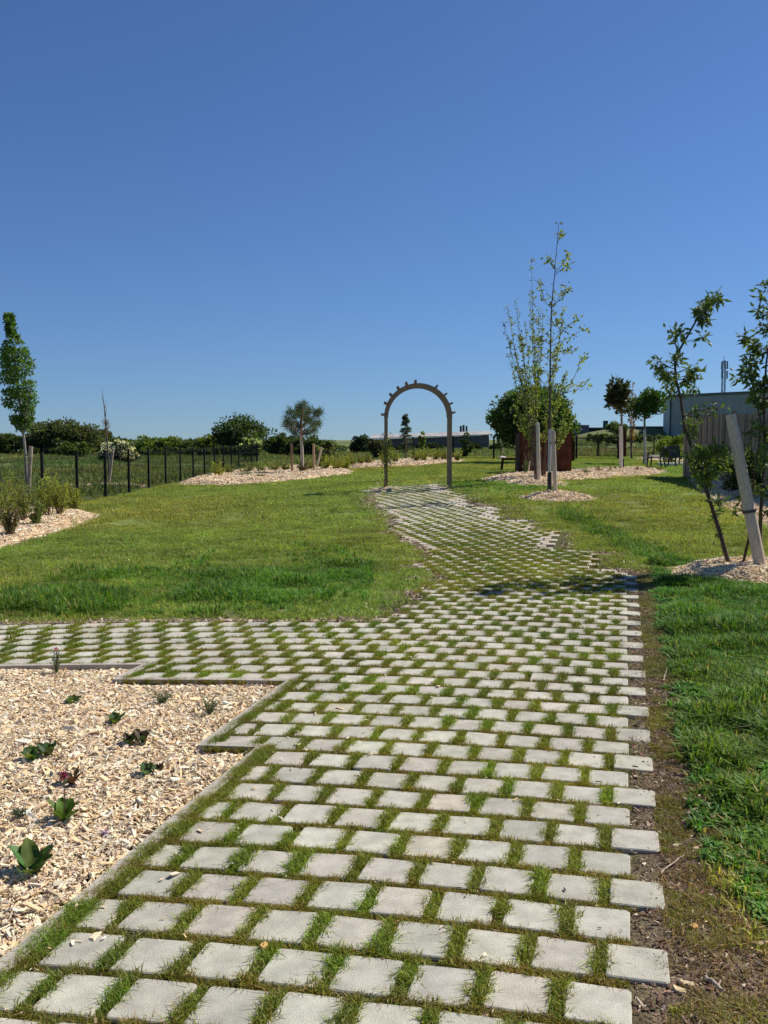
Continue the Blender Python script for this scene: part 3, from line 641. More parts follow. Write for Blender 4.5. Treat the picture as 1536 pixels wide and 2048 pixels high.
# ---------------------------------------------------------------- trees: helpers
def wob(p,q,n,amp,seedv=None):
    p=np.array(p,float);q=np.array(q,float); t=np.linspace(0,1,n)[:,None]; P=p+(q-p)*t
    w_=np.cumsum(rng.normal(0,amp,(n,3)),0); w_-=t*w_[-1]; w_[0]=0; return P+w_
def crown_tree(name,label,cat,px,z,wpx,top,bot,col,n=5000,leaf=.22,group=None,trunk=True,amt=.22,flower=None,depth=.8,gnd=None,irr=1.):
    """tree at distance z; width and top given by where it shows in the photograph"""
    b=ON(px,z); k=F/z; rx=wpx/2/k; zt=A(px,top,z).z; zb=A(px,bot,z).z; zb=max(zb,b.z-.3); cz=(zt+zb)/2; rz=max(.2,(zt-zb)/2)
    t=thing(name,(b.x,b.y,b.z),label,cat,group)
    if trunk:
        m=MB(); r=max(.03,rx*.05); m.tube(wob((b.x,b.y,b.z-.1),(b.x,b.y,cz+rz*.3),7,rx*.02),np.linspace(r,r*.4,7),(.10,.075,.055))
        for i in range(7):
            a=rng.uniform(0,6.28); st=(b.x,b.y,b.z+(cz-b.z)*rng.uniform(.4,.9)); m.tube(wob(st,(b.x+rx*.7*math.cos(a),b.y+rx*.6*math.sin(a),cz+rz*rng.uniform(-.2,.6)),5,rx*.03),np.linspace(r*.5,r*.12,5),(.10,.075,.055),5)
        m.build('trunk',M_bark,t)
    n=int(n*1.5); nc=max(20,int(n/100)); d=rng.normal(size=(nc,3)); d/=np.linalg.norm(d,axis=1,keepdims=True); rr=rng.random(nc)**.36*.90
    lob=1+.16*np.sin(d[:,0]*4.1+px)*np.cos(d[:,2]*3.7+px*.3)+rng.normal(0,.05,nc); cs=d*(rr*lob)[:,None]*np.array((rx,rx*depth,rz))+np.array((b.x,b.y,cz))
    cr=rng.uniform(.15,.36,nc)*min(rx,rz*1.3)*irr
    ci=rng.integers(0,nc,n); dd=rng.normal(size=(n,3)); dd/=np.linalg.norm(dd,axis=1,keepdims=True)
    P=cs[ci]+dd*(cr[ci]*rng.random(n)**.4)[:,None]*np.array((1.15,1,.8))
    P[:,2]=np.maximum(P[:,2],b.z+.02)
    tone=(1+rng.normal(0,.16,nc))[ci][:,None]
    C=jit(col,n,amt)*tone
    dr=dd+rng.normal(0,.6,(n,3)); m=MB()
    m.leaves(P,dr,leaf*rng.uniform(.6,1.3,n),leaf*.32,C); m.build('crown',M_leaf,t)
    if flower is not None:
        nf=int(n*flower[3]); fi=rng.integers(0,nc,nf); m=MB(); 
        top_=rng.normal(size=(nf,3)); top_[:,2]=np.abs(top_[:,2]); top_[:,1]=-np.abs(top_[:,1]); top_/=np.linalg.norm(top_,axis=1,keepdims=True)
        P=cs[fi]+top_*cr[fi][:,None]; m.leaves(P,top_+rng.normal(0,.7,(nf,3)),leaf*.75,leaf*.33,jit(flower[:3],nf,.1)); m.build('flowers',M_leaf,t)
    return t
DG=(.065,.10,.032); MG=(.095,.15,.035); LG=(.14,.21,.04)
# far left line of trees and hedges
TR='trees and bushes beyond the left fence'
crown_tree('broadleaf_tree','low dark green tree at the far left edge behind the columnar tree','tree',8,100,110,868,905,DG,3500,.3,TR)
crown_tree('broadleaf_tree','widest dark green tree left of the white flowering bush','tree',122,98,170,843,908,(.085,.105,.04),9000,.3,TR,irr=1.1)
crown_tree('bush','lighter green bush in front of the widest dark left tree','bush',152,88,62,884,918,MG,2200,.24,TR)
crown_tree('broadleaf_tree','dark green tree just behind the white flowering bush','tree',200,104,70,862,908,DG,2500,.3,TR)
crown_tree('flowering_bush','rounded bush covered in white blossom beyond the left fence','bush',236,68,84,880,931,(.06,.09,.03),4200,.17,TR,flower=(.78,.76,.66,.33),trunk=True)
for px,wd,tp,cl,lb in ((296,46,874,LG,'bright yellow green tree right of the white blossom bush'),(335,48,872,LG,'second bright green tree, between two darker ones on the left'),(372,40,878,DG,'small dark tree between the bright green trees on the left'),(318,60,890,MG,'mid green hedge bush below the bright green trees')):
    crown_tree('broadleaf_tree',lb,'tree',px,100,wd,tp,910,cl,2200,.26,TR)
crown_tree('broadleaf_tree','yellow green rounded tree left of the tall dark tree','tree',418,98,62,872,908,(.11,.15,.035),2400,.28,TR)
crown_tree('broadleaf_tree','tall dark green tree with layered crown left of the young pine','tree',484,95,108,838,908,(.065,.11,.035),6500,.28,TR,irr=1.15)
crown_tree('flowering_bush','pale blossoming bush at the foot of the tall dark tree','bush',503,84,46,877,914,(.09,.14,.04),1700,.22,TR,flower=(.66,.72,.42,.25))
crown_tree('hedge_bush','dark hedge bush right of the tall dark tree','bush',560,92,74,868,912,DG,3200,.26,TR)
crown_tree('hedge_bush','low dark hedge bush under the tall dark tree','bush',440,90,120,893,916,DG,2800,.26,TR)
crown_tree('hedge_bush','low dark hedge stretch behind the left fence','bush',340,92,150,895,915,DG,3200,.26,TR)
crown_tree('hedge_bush','low dark hedge stretch below the widest left tree','bush',110,96,230,893,912,DG,4500,.28,TR)
crown_tree('hedge_bush','dark bush right behind the young pine','bush',618,90,80,875,914,DG,2600,.26,TR)
crown_tree('shrub','loose grey green shrub leaning beside the young pine','shrub',648,47,42,872,938,(.12,.15,.07),1200,.13,None)
crown_tree('bush','dark evergreen bush left of the low farm building','bush',722,92,54,873,908,(.03,.055,.022),3000,.22)
crown_tree('bush','grey brown bush in front of the left end of the low building','bush',752,66,34,872,915,(.08,.075,.045),1500,.17)
for px,wd in ((800,60),(860,70),(1000,60),(945,46)): crown_tree('hedge_bush',{800:'dark low bush behind the conifer in the arch',860:'dark low bush behind the arch, right of the conifer',1000:'dark low bush beneath the round dark tree, left side',945:'dark low bush right of the arch in front of the building'}[px],'bush',px,98,wd,887,908,(.03,.05,.022),1800,.24,'bushes in front of the low building')
crown_tree('young_tree','small dark green tree beside the right post of the arch','tree',932,58,26,868,915,(.05,.085,.03),1200,.11)
crown_tree('young_tree','slim light green sapling seen inside the arch','tree',843,66,14,860,905,(.17,.22,.06),500,.12)
crown_tree('young_tree','thin light green sapling at the left edge of the round dark tree','tree',1002,60,16,862,905,(.14,.19,.06),500,.12)
crown_tree('round_tree','large round dark green tree behind the rusted steel box','tree',1062,47,156,778,892,(.065,.115,.028),22000,.19,irr=1.15)
crown_tree('hedge_bush','long strip of tall weeds at the foot of the dark far building','bush',1240,86,190,868,885,(.09,.13,.045),2800,.22)
crown_tree('bush','small green bush in front of the dark far building','bush',1235,92,44,836,866,(.09,.13,.05),1500,.2)
crown_tree('bush','bright yellow green bush at the far end of the plank fence','bush',1345,44,64,866,926,(.15,.21,.035),2600,.10)
crown_tree('bush','dark climbing foliage over the lower right part of the plank fence','bush',1490,21.0,90,900,990,(.05,.08,.025),3000,.07,trunk=False)

m=MB(); n=26000; px=rng.uniform(-140,690,n); z_=rng.uniform(118,130,n); topn=892-13*vnoise(px,px*0,34,91)-6*vnoise(px,px*0,9,92)+np.clip((px-600)/90,0,1)*10
py=topn+rng.random(n)**1.5*(918-topn); X_=(px-CX)/F*z_; Zt=H-(py-877)/F*z_
m.leaves(np.stack([X_,z_,np.maximum(Zt,.05)],1),rng.normal(size=(n,3)),.5*rng.uniform(.5,1.2,n),.16,jit((.08,.12,.04),n,.25)); tag(m.build('distant_hedge',M_leaf),'far off dark hedge line closing the field on the left','hedge',kind='stuff')
# columnar tree on the left
def columnar():
    b=G(52,1003); z=b.y; t=thing('columnar_tree',b,'slim columnar young tree with dense green crown at the left edge','tree')
    W=lambda px,py,dy=0: np.array(A(px,py,z+dy))
    m=MB(); m.tube([W(54,1003)-np.array((0,0,.1)),W(53,960),W(50,900),W(46,860),W(40,800),W(30,720),W(20,640)],[.045,.042,.04,.034,.026,.016,.006],(.30,.27,.23),8)
    tips=[(8,800),(14,760),(62,770),(66,730),(6,735),(48,700),(24,690),(58,810),(28,830),(36,780),(60,790),(3,700),(40,660),(18,650)]
    for (x,y) in tips: m.tube(wob(W(46,865+rng.uniform(-8,8)),W(x,y,rng.normal(0,.3)),7,.02),np.linspace(.014,.003,7),(.26,.22,.18),5)
    m.build('trunk',M_bark,t)
    m=MB(); n=9000; yy=np.concatenate([rng.uniform(628,850,n-700),rng.uniform(780,862,700)])
    c=np.interp(yy,[615,660,700,740,780,820,850,865],[17,22,30,34,36,42,44,44]); hw=np.interp(yy,[615,640,665,690,720,760,800,825,850,865],[4,11,10,24,33,36,36,27,20,10])
    th=rng.uniform(0,6.28,n); r=np.sqrt(rng.random(n)); nz=vnoise(yy,th*8,9,5)
    ok=nz>.40; px=c+hw*r*np.cos(th)*(.75+.45*nz); dy=hw/ (F/z)*r*np.sin(th)
    P=np.array([A(a,b_,z+d) for a,b_,d in zip(px[ok],yy[ok],dy[ok])]); k=len(P)
    dr=rng.normal(size=(k,3)); dr[:,2]+=.2; m.leaves(P,dr,.085*rng.uniform(.6,1.2,k),.028,jit((.09,.17,.03),k,.25)); m.build('crown',M_leaf,t)
    # second crown edge at picture border
    s=thing('tree_stake',G(57,1004),'round pale wooden stake beside the columnar tree','stake','wooden tree stakes')
    m=MB(); m.tube([W(56,1006,-.15),W(62,893,-.15)],.055,(.42,.32,.24),10); m.build('pole',M_wood,s)
    m=MB(); m.beam(W(50,910,-.06),W(62,910,-.13),.02,.035,(.2,.16,.12)); m.build('tie',M_wood,s)
columnar()
# bare sapling beyond the fence
def bare():
    b=G(217,974); z=b.y; W=lambda px,py,dy=0: np.array(A(px,py,z+dy))
    t=thing('bare_sapling',b,'thin leafless sapling beyond the wire fence, left of the blossom bush','tree')
    m=MB(); m.tube([W(219,978),W(218,930),W(214,880),W(211,840),W(208,810),W(204,778)],[.04,.035,.03,.024,.014,.005],(.14,.11,.09),6)
    for a,b2 in (((212,850),(204,832)),((212,850),(218,838)),((211,835),(212,800)),((213,868),(205,858)),((213,868),(220,860)),((210,815),(203,790)),((214,880),(206,872))): m.tube(wob(W(*a),W(*b2,rng.normal(0,.15)),4,.01),np.linspace(.012,.003,4),(.14,.11,.09),4)
    n=160; yy=rng.uniform(840,872,n); P=np.array([A(a,b_,z+d) for a,b_,d in zip(212+rng.normal(0,3.5,n),yy,rng.normal(0,.1,n))])
    m.build('trunk',M_bark,t); m=MB(); m.leaves(P,rng.normal(size=(n,3)),.06,.02,jit((.12,.09,.05),n)); m.build('buds',M_leaf,t)
    s=thing('tree_stake',G(219,975),'leaning pale wooden stake beside the bare sapling beyond the fence','stake','wooden tree stakes'); m=MB(); m.tube([W(217,977,-.1),W(226,897,-.1)],.05,(.48,.38,.3),8); m.build('pole',M_wood,s)
bare()
# pine
def pine():
    z=42.; b=ON(604,z); W=lambda px,py,dy=0: np.array(A(px,py,z+dy))
    t=thing('young_pine',b,'young pine with rounded tufty crown and pale trunk between two stakes','tree')
    m=MB(); m.tube([(b.x,z,b.z-.1),W(604,900),W(602,870),W(603,840),W(605,818)],[.075,.07,.06,.045,.02],(.45,.38,.32),8)
    tips=[(575,840),(580,825),(590,832),(600,815),(608,812),(620,822),(633,830),(638,825),(636,848),(625,850),(612,840),(598,852),(584,858),(572,850),(615,868),(590,870),(603,830),(628,862)]
    for x,y in tips: m.tube(wob(W(603,875-abs(rng.normal(0,12))),W(x,y,rng.normal(0,.45)),5,.03),np.linspace(.03,.01,5),(.28,.2,.15),5)
    m.build('trunk',M_bark,t); m=MB()
    for x,y in tips+[(596,822),(612,828),(584,848),(618,842)]:
        c=W(x,y,rng.normal(0,.4)); n=240; d=rng.normal(size=(n,3)); d[:,2]+=.5; m.leaves(np.tile(c,(n,1))+rng.normal(0,.08,(n,3)),d,.24*rng.uniform(.6,1.3,n),.008,jit((.065,.095,.045),n,.25))
    m.build('crown',M_leaf,t)
    for px,py,x2,lb,c in ((584,950,583,'left stake of the young pine, brown and upright',(.30,.17,.10)),(628,948,627,'right stake of the young pine, slightly leaning',(.42,.28,.16))):
        s=thing('tree_stake',ON(px,z-.4),lb,'stake','wooden tree stakes'); m=MB(); q=ON(px,z-.4); m.tube([(q.x,q.y,q.z-.1),A(x2,887,z-.4)],.05,c,8); m.build('pole',M_wood,s)
pine()
def leaning_stake(px0,py0,px1,py1,z,r,lb,c=(.60,.49,.38)):
    a=np.array(A(px0,py0,z)); s=thing('tree_stake',Vector(a),lb,'stake','wooden tree stakes'); m=MB(); b=np.array(A(px1,py1,z)); m.tube([a-(b-a)*.06,a,(a+b)/2,b,b+(b-a)*.004],[r,r,r*.97,r*.96,r*.7],c,14); m.build('pole',M_wood,s); return s
leaning_stake(634,935,643,895,45,.05,'pale slanted stake in front of the grey green shrub')
leaning_stake(1007,905,1000,878,58,.04,'thin slanted stake below the round dark tree')
# conifer in the arch
def conifer():
    z=55.; b=ON(812,z); W=lambda px,py,dy=0: np.array(A(px,py,z+dy)); t=thing('conifer',b,'narrow dark conifer seen through the middle of the arch','tree')
    m=MB(); m.tube([(b.x,z,b.z),W(811,826)],[.06,.01],(.15,.11,.08),6); m.build('trunk',M_bark,t); m=MB()
    for _ in range(85):
        y=rng.uniform(830,905); hw=np.interp(y,[828,850,880,905],[1.5,8,13,16])/ (F/z); a=rng.uniform(0,6.28); n=26; s_=rng.random(n)
        c=W(811,y); P=c+np.stack([s_*hw*math.cos(a),s_*hw*math.sin(a),-s_*hw*.1],1); d=np.array((math.cos(a),math.sin(a),.2))+rng.normal(0,.6,(n,3)); m.leaves(P,d,.15,.022,jit((.055,.08,.05),n,.2))
    m.build('crown',M_leaf,t)
conifer()

# ---------------------------------------------------------------- saplings in the middle
def twig_leaves(m,P,n,L,Wd,col,spread=.03,droop=0.,s0=.25):
    """leaves strung along a polyline"""
    P=np.asarray(P); t=s0+(1-s0)*rng.random(n); i=np.minimum((t*(len(P)-1)).astype(int),len(P)-2); f=(t*(len(P)-1)-i)[:,None]
    c=P[i]*(1-f)+P[i+1]*f; d=rng.normal(size=(n,3)); ax=P[i+1]-P[i]; ax/=np.linalg.norm(ax,axis=1,keepdims=True)+1e-9; d=d+ax*.6; d[:,2]-=droop
    m.leaves(c+rng.normal(0,spread,(n,3)),d,L*rng.uniform(.6,1.25,n),Wd,jit(col,n,.22),curl=.1)
def sapling_tall():
    b=G(1101,992); z=b.y; W=lambda px,py,dy=0: np.array(A(px,py,z+dy)); t=thing('tall_sapling',b,'tallest thin young tree with sparse leaves, its trunk in a dark and white sleeve','tree')
    st=[W(1099,994),W(1100,950),W(1099,900),W(1099,850),W(1100,780),W(1101,700),W(1102,640),W(1103,615),W(1106,580),W(1110,545),W(1110,530),W(1114,490),W(1117,455),W(1118,444)]
    m=MB(); m.tube(st,[.032,.03,.03,.028,.024,.018,.015,.013,.011,.009,.008,.006,.005,.003],(.10,.075,.065),8)
    br=[((1103,615),(1088,602),(1080,567)),((1103,616),(1122,598),(1140,577)),((1103,612),(1120,592),(1130,578)),((1110,545),(1124,530),(1136,508)),((1110,550),(1125,538),(1135,530)),((1110,540),(1104,528),(1098,518)),((1114,490),(1120,475),(1122,468)),
        ((1102,686),(1122,665),(1152,638)),((1102,692),(1130,680),(1168,657)),((1102,690),(1085,680),(1066,678)),((1102,640),(1110,650),(1118,640)),((1100,722),(1080,703),(1060,705)),((1100,705),(1130,702),(1146,700)),((1100,745),(1085,740),(1065,745)),
        ((1100,760),(1112,730),(1120,690)),((1100,800),(1120,780),(1150,770)),((1120,790),(1150,780),(1172,768)),((1100,780),(1080,760),(1070,735)),((1140,770),(1155,740),(1166,714))]
    mf=MB()
    for q in br:
        P=[W(*q[0])]+[W(*q[1],rng.normal(0,.18)),W(*q[2],rng.normal(0,.3))]; P=np.array([P[0],(P[0]+P[1])/2+rng.normal(0,.01,3),P[1],(P[1]+P[2])/2+rng.normal(0,.01,3),P[2]]); m.tube(P,np.linspace(.008,.003,5),(.11,.085,.07),5)
        n=int(rng.integers(14,26)); twig_leaves(mf,P,n,.10,.026,(.17,.22,.055),.03,.1,s0=.45)
        e=P[-1]; k=12; mf.leaves(e+rng.normal(0,.05,(k,3)),rng.normal(size=(k,3)),.10,.026,jit((.19,.25,.06),k,.2))
    twig_leaves(mf,np.array(st[4:9]),110,.09,.024,(.17,.21,.05),.06,s0=0); twig_leaves(mf,np.array(st[9:]),16,.08,.022,(.16,.21,.06),.03,s0=0)
    m.build('trunk',M_bark,t); mf.build('leaves',M_leaf,t)
    m=MB(); m.tube([W(1099,993),W(1099,945)],.05,(.012,.013,.016),10); m.build('trunk_guard',M_plastic,t)
    m=MB(); m.tube([W(1099,944),W(1100,858)],.04,(.45,.45,.44),10); m.build('trunk_sleeve',M_plastic,t)
    s=leaning_stake(1111,995,1106,861,z-.25,.052,'round pale stake right of the tallest sapling, with a brown tie',(.58,.46,.36))
    m=MB(); m.beam(A(1102,886,z-.1),A(1114,884,z-.33),.04,.05,(.16,.08,.05)); m.build('tie',M_wood,s)
sapling_tall()
def sapling_multi(name,label,bx,by,tips,col,n,lsz=.06,top_y=900,rad=.012,s0=.2,dense=1,barkc=(.13,.09,.08)):
    b=G(bx,by); z=b.y; W=lambda px,py,dy=0: np.array(A(px,py,z+dy)); t=thing(name,b,label,'tree'); m=MB(); mf=MB(); kx=F/z
    for (x,y) in tips:
        sp=rng.normal(0,.28); mid=(bx+(x-bx)*.38+rng.normal(0,3), by+(y-by)*.5)
        P=np.array([W(bx+rng.normal(0,3),by),W(bx+(x-bx)*.12,by+(y-by)*.22,sp*.2),W(*mid,sp*.6),W(bx+(x-bx)*.75,by+(y-by)*.78,sp*.85),W(x,y,sp)])
        tt=np.linspace(0,1,17); ii=np.linspace(0,1,5); Q=np.stack([np.interp(tt,ii,P[:,k]) for k in range(3)],1)+rng.normal(0,.008,(17,3)); Q[0]=P[0]
        m.tube(Q,np.linspace(rad,rad*.22,17),barkc,5); twig_leaves(mf,Q,int(n*dense),lsz,lsz*.28,col,.025,s0=s0)
        for _ in range(5):
            k=rng.integers(6,15); e=Q[k]+np.array((rng.normal(0,.16),rng.normal(0,.16),abs(rng.normal(.15,.1)))); T=wob(Q[k],e,4,.01); m.tube(T,np.linspace(.004,.002,4),barkc,4); twig_leaves(mf,T,int(n*.12)+2,lsz,lsz*.28,col,.02,s0=0)
    m.build('stems',M_bark,t); mf.build('leaves',M_leaf,t); return t
sapling_multi('multi_stem_sapling','wide fanning sapling of many thin stems left of the tallest sapling',1073,966,
   [(1007,641),(1014,612),(1031,600),(1062,517),(1050,640),(1078,612),(1086,627),(1028,690),(1020,720),(1060,580),(1040,660),(1070,660)],(.18,.225,.06),85,.085,rad=.014,s0=.38)
sapling_multi('bushy_sapling','leafy yellow green sapling with reddish stems between the two staked trees',1087,958,
   [(1128,612),(1045,745),(1062,770),(1098,748),(1120,770),(1145,800),(1150,830),(1030,810),(1040,850),(1110,700),(1133,740),(1140,850)],(.17,.22,.055),130,.085,rad=.012,s0=.46,barkc=(.16,.09,.07))
sz=G(1077,966).y
s=leaning_stake(1078,966,1075,846,sz-.2,.052,'pale blotched stake in front of the fanning sapling, left of the tallest one',(.64,.53,.42))
# small shrubs in front of the box
def shrub(px,py,wpx,hpx,col,label,n=260,leaf=.05,name='young_shrub',group=None,stems=7,barkc=(.16,.10,.06),z=None,up=.6,lo=.25,flower=None):
    b=G(px,py) if z is None else ON(px,z); k=F/math.hypot(b.y,0); rx=wpx/2/k; h=hpx/k; t=thing(name,b,label,'shrub',group); m=MB(); mf=MB()
    n=int(n*1.45); stems=int(stems*1.9); leaf*=1.0
    for i in range(stems):
        a=rng.uniform(0,6.28); r=rx*math.sqrt(rng.random()); top=np.array((b.x+r*math.cos(a),b.y+r*math.sin(a),b.z+h*rng.uniform(.55,1.15)))
        P=wob((b.x+rng.normal(0,rx*.08),b.y+rng.normal(0,rx*.08),b.z-.02),top,6,h*.02); m.tube(P,np.linspace(max(.004,h*.009),.002,6),barkc,5)
        twig_leaves(mf,P,int(n/stems),leaf,leaf*.24,np.array(col)*(1+rng.normal(0,.15)),rx*.07,-up*.9,s0=lo)
    m.build('stems',M_bark,t); mf.build('foliage',M_leaf,t)
    if flower: 
        m=MB(); n2=20; m.leaves(np.array((b.x,b.y,b.z+h))+rng.normal(0,rx*.3,(n2,3)),rng.normal(size=(n2,3)),.04,.015,jit(flower,n2)); m.build('flowers',M_leaf,t)
    return t
shrub(1060,948,30,52,(.10,.09,.07),'greyish shrub with thin stems against the left part of the rusted box',240,.055)
shrub(1052,950,18,26,(.07,.12,.03),'small green shrub at the lower left foot of the rusted box',160,.05)
shrub(1125,945,30,60,(.13,.10,.035),'brownish green shrub against the right part of the rusted box',300,.055,lo=.5)
leaning_stake(1056,948,1060,922,G(1056,948).y-.1,.025,'thin short stake by the greyish shrub in front of the box')
leaning_stake(1128,944,1114,896,G(1128,944).y-.1,.03,'thin slanted stake across the right part of the rusted box')
for px,py,w_,h_,c,lb in ((1172,950,22,14,(.08,.12,.05),'low green tuft in the box bed, nearest the steel box'),(1198,946,20,13,(.16,.09,.04),'low reddish tuft in the box bed, left of the staked tree'),(1222,947,14,8,(.10,.12,.05),'tiny tuft just left of the twin staked tree'),(1276,944,16,10,(.12,.09,.05),'brown low tuft right of the twin staked tree'),(1300,941,18,10,(.12,.13,.05),'low olive tuft near the right end of the box bed'),(1318,943,14,8,(.10,.08,.04),'last small dark tuft at the right end of the box bed'),(1225,941,16,8,(.13,.08,.05),'dark reddish tuft behind the twin staked tree')):
    shrub(px,py,w_,h_,c,lb,150,.05,'low_plant','low plants in the mulch bed before the box',9,lo=0)

# ---------------------------------------------------------------- round-headed staked trees on the right
def headed(px,by,crown,col,leaf,n,label,stakes,tw,guard=True,barkc=(.2,.16,.13),lw=.3):
    b=G(px,by); z=b.y; k=F/z; W=lambda x_,y_,dy=0: np.array(A(x_,y_,z+dy)); t=thing('staked_tree',b,label,'tree'); cx,top,bot,wd=crown
    m=MB(); m.tube([W(px,by+2),W(px,(by+bot)/2),W(px-1,bot),W(cx,(top+bot)/2),W(cx,top+8)],[tw,tw,tw*.8,tw*.6,tw*.2],barkc,7)
    for _ in range(9):
        a=rng.uniform(0,6.28); e=W(cx+wd*.42*math.cos(a),(top+bot)/2+(bot-top)*.4*math.sin(a),rng.normal(0,.3)); m.tube(wob(W(cx,bot-5),e,5,.02),np.linspace(tw*.35,.006,5),barkc,4)
    m.build('trunk',M_bark,t)
    nc=30; d=rng.normal(size=(nc,3)); d/=np.linalg.norm(d,axis=1,keepdims=True); c0=W(cx,(top+bot)/2); rr=np.array((wd/2/k,wd/2/k,(bot-top)/2/k)); cs=c0+d*rr*(rng.random(nc)**.5*.8)[:,None]
    ci=rng.integers(0,nc,n); dd=rng.normal(size=(n,3)); dd/=np.linalg.norm(dd,axis=1,keepdims=True); P=cs[ci]+dd*rr*.32*rng.random((n,1))**.4
    m=MB(); dd[:,2]+=.3; m.leaves(P,dd+rng.normal(0,.4,(n,3)),leaf*rng.uniform(.7,1.2,n),leaf*lw,jit(col,n,.3,.1)); m.build('crown',M_gloss if leaf>.13 else M_leaf,t)
    if guard: m=MB(); m.tube([W(px,by+1),W(px,by-22)],tw*1.6,(.015,.015,.018),8); m.build('trunk_guard',M_plastic,t)
    for x0,x1,yt,lb in stakes: leaning_stake(x0,by,x1,yt,z-.2,.062,lb,(.62,.54,.46))
headed(1244,940,(1238,755,828,58),(.055,.065,.022),.20,1300,'staked tree with dark glossy round crown right of the rusted box',[(1242,1241,853,'white grey stake in front of the dark glossy round tree')],.05)
headed(1290,928,(1294,770,842,80),(.06,.12,.025),.14,3600,'staked tree with green rounded crown behind the dark glossy one',[(1290,1289,860,'pale stake in front of the green rounded tree')],.06)
sapling_multi('thin_sapling','thin sapling with orange tinged leaves between the two round headed trees',1262,918,[(1258,770),(1266,765),(1270,790),(1255,800),(1274,815),(1262,830)],(.24,.13,.035),40,.13,rad=.03,s0=.45)
leaning_stake(1262,917,1264,862,G(1262,917).y-.3,.05,'pale thin stake further back between the two round headed trees',(.55,.48,.38))

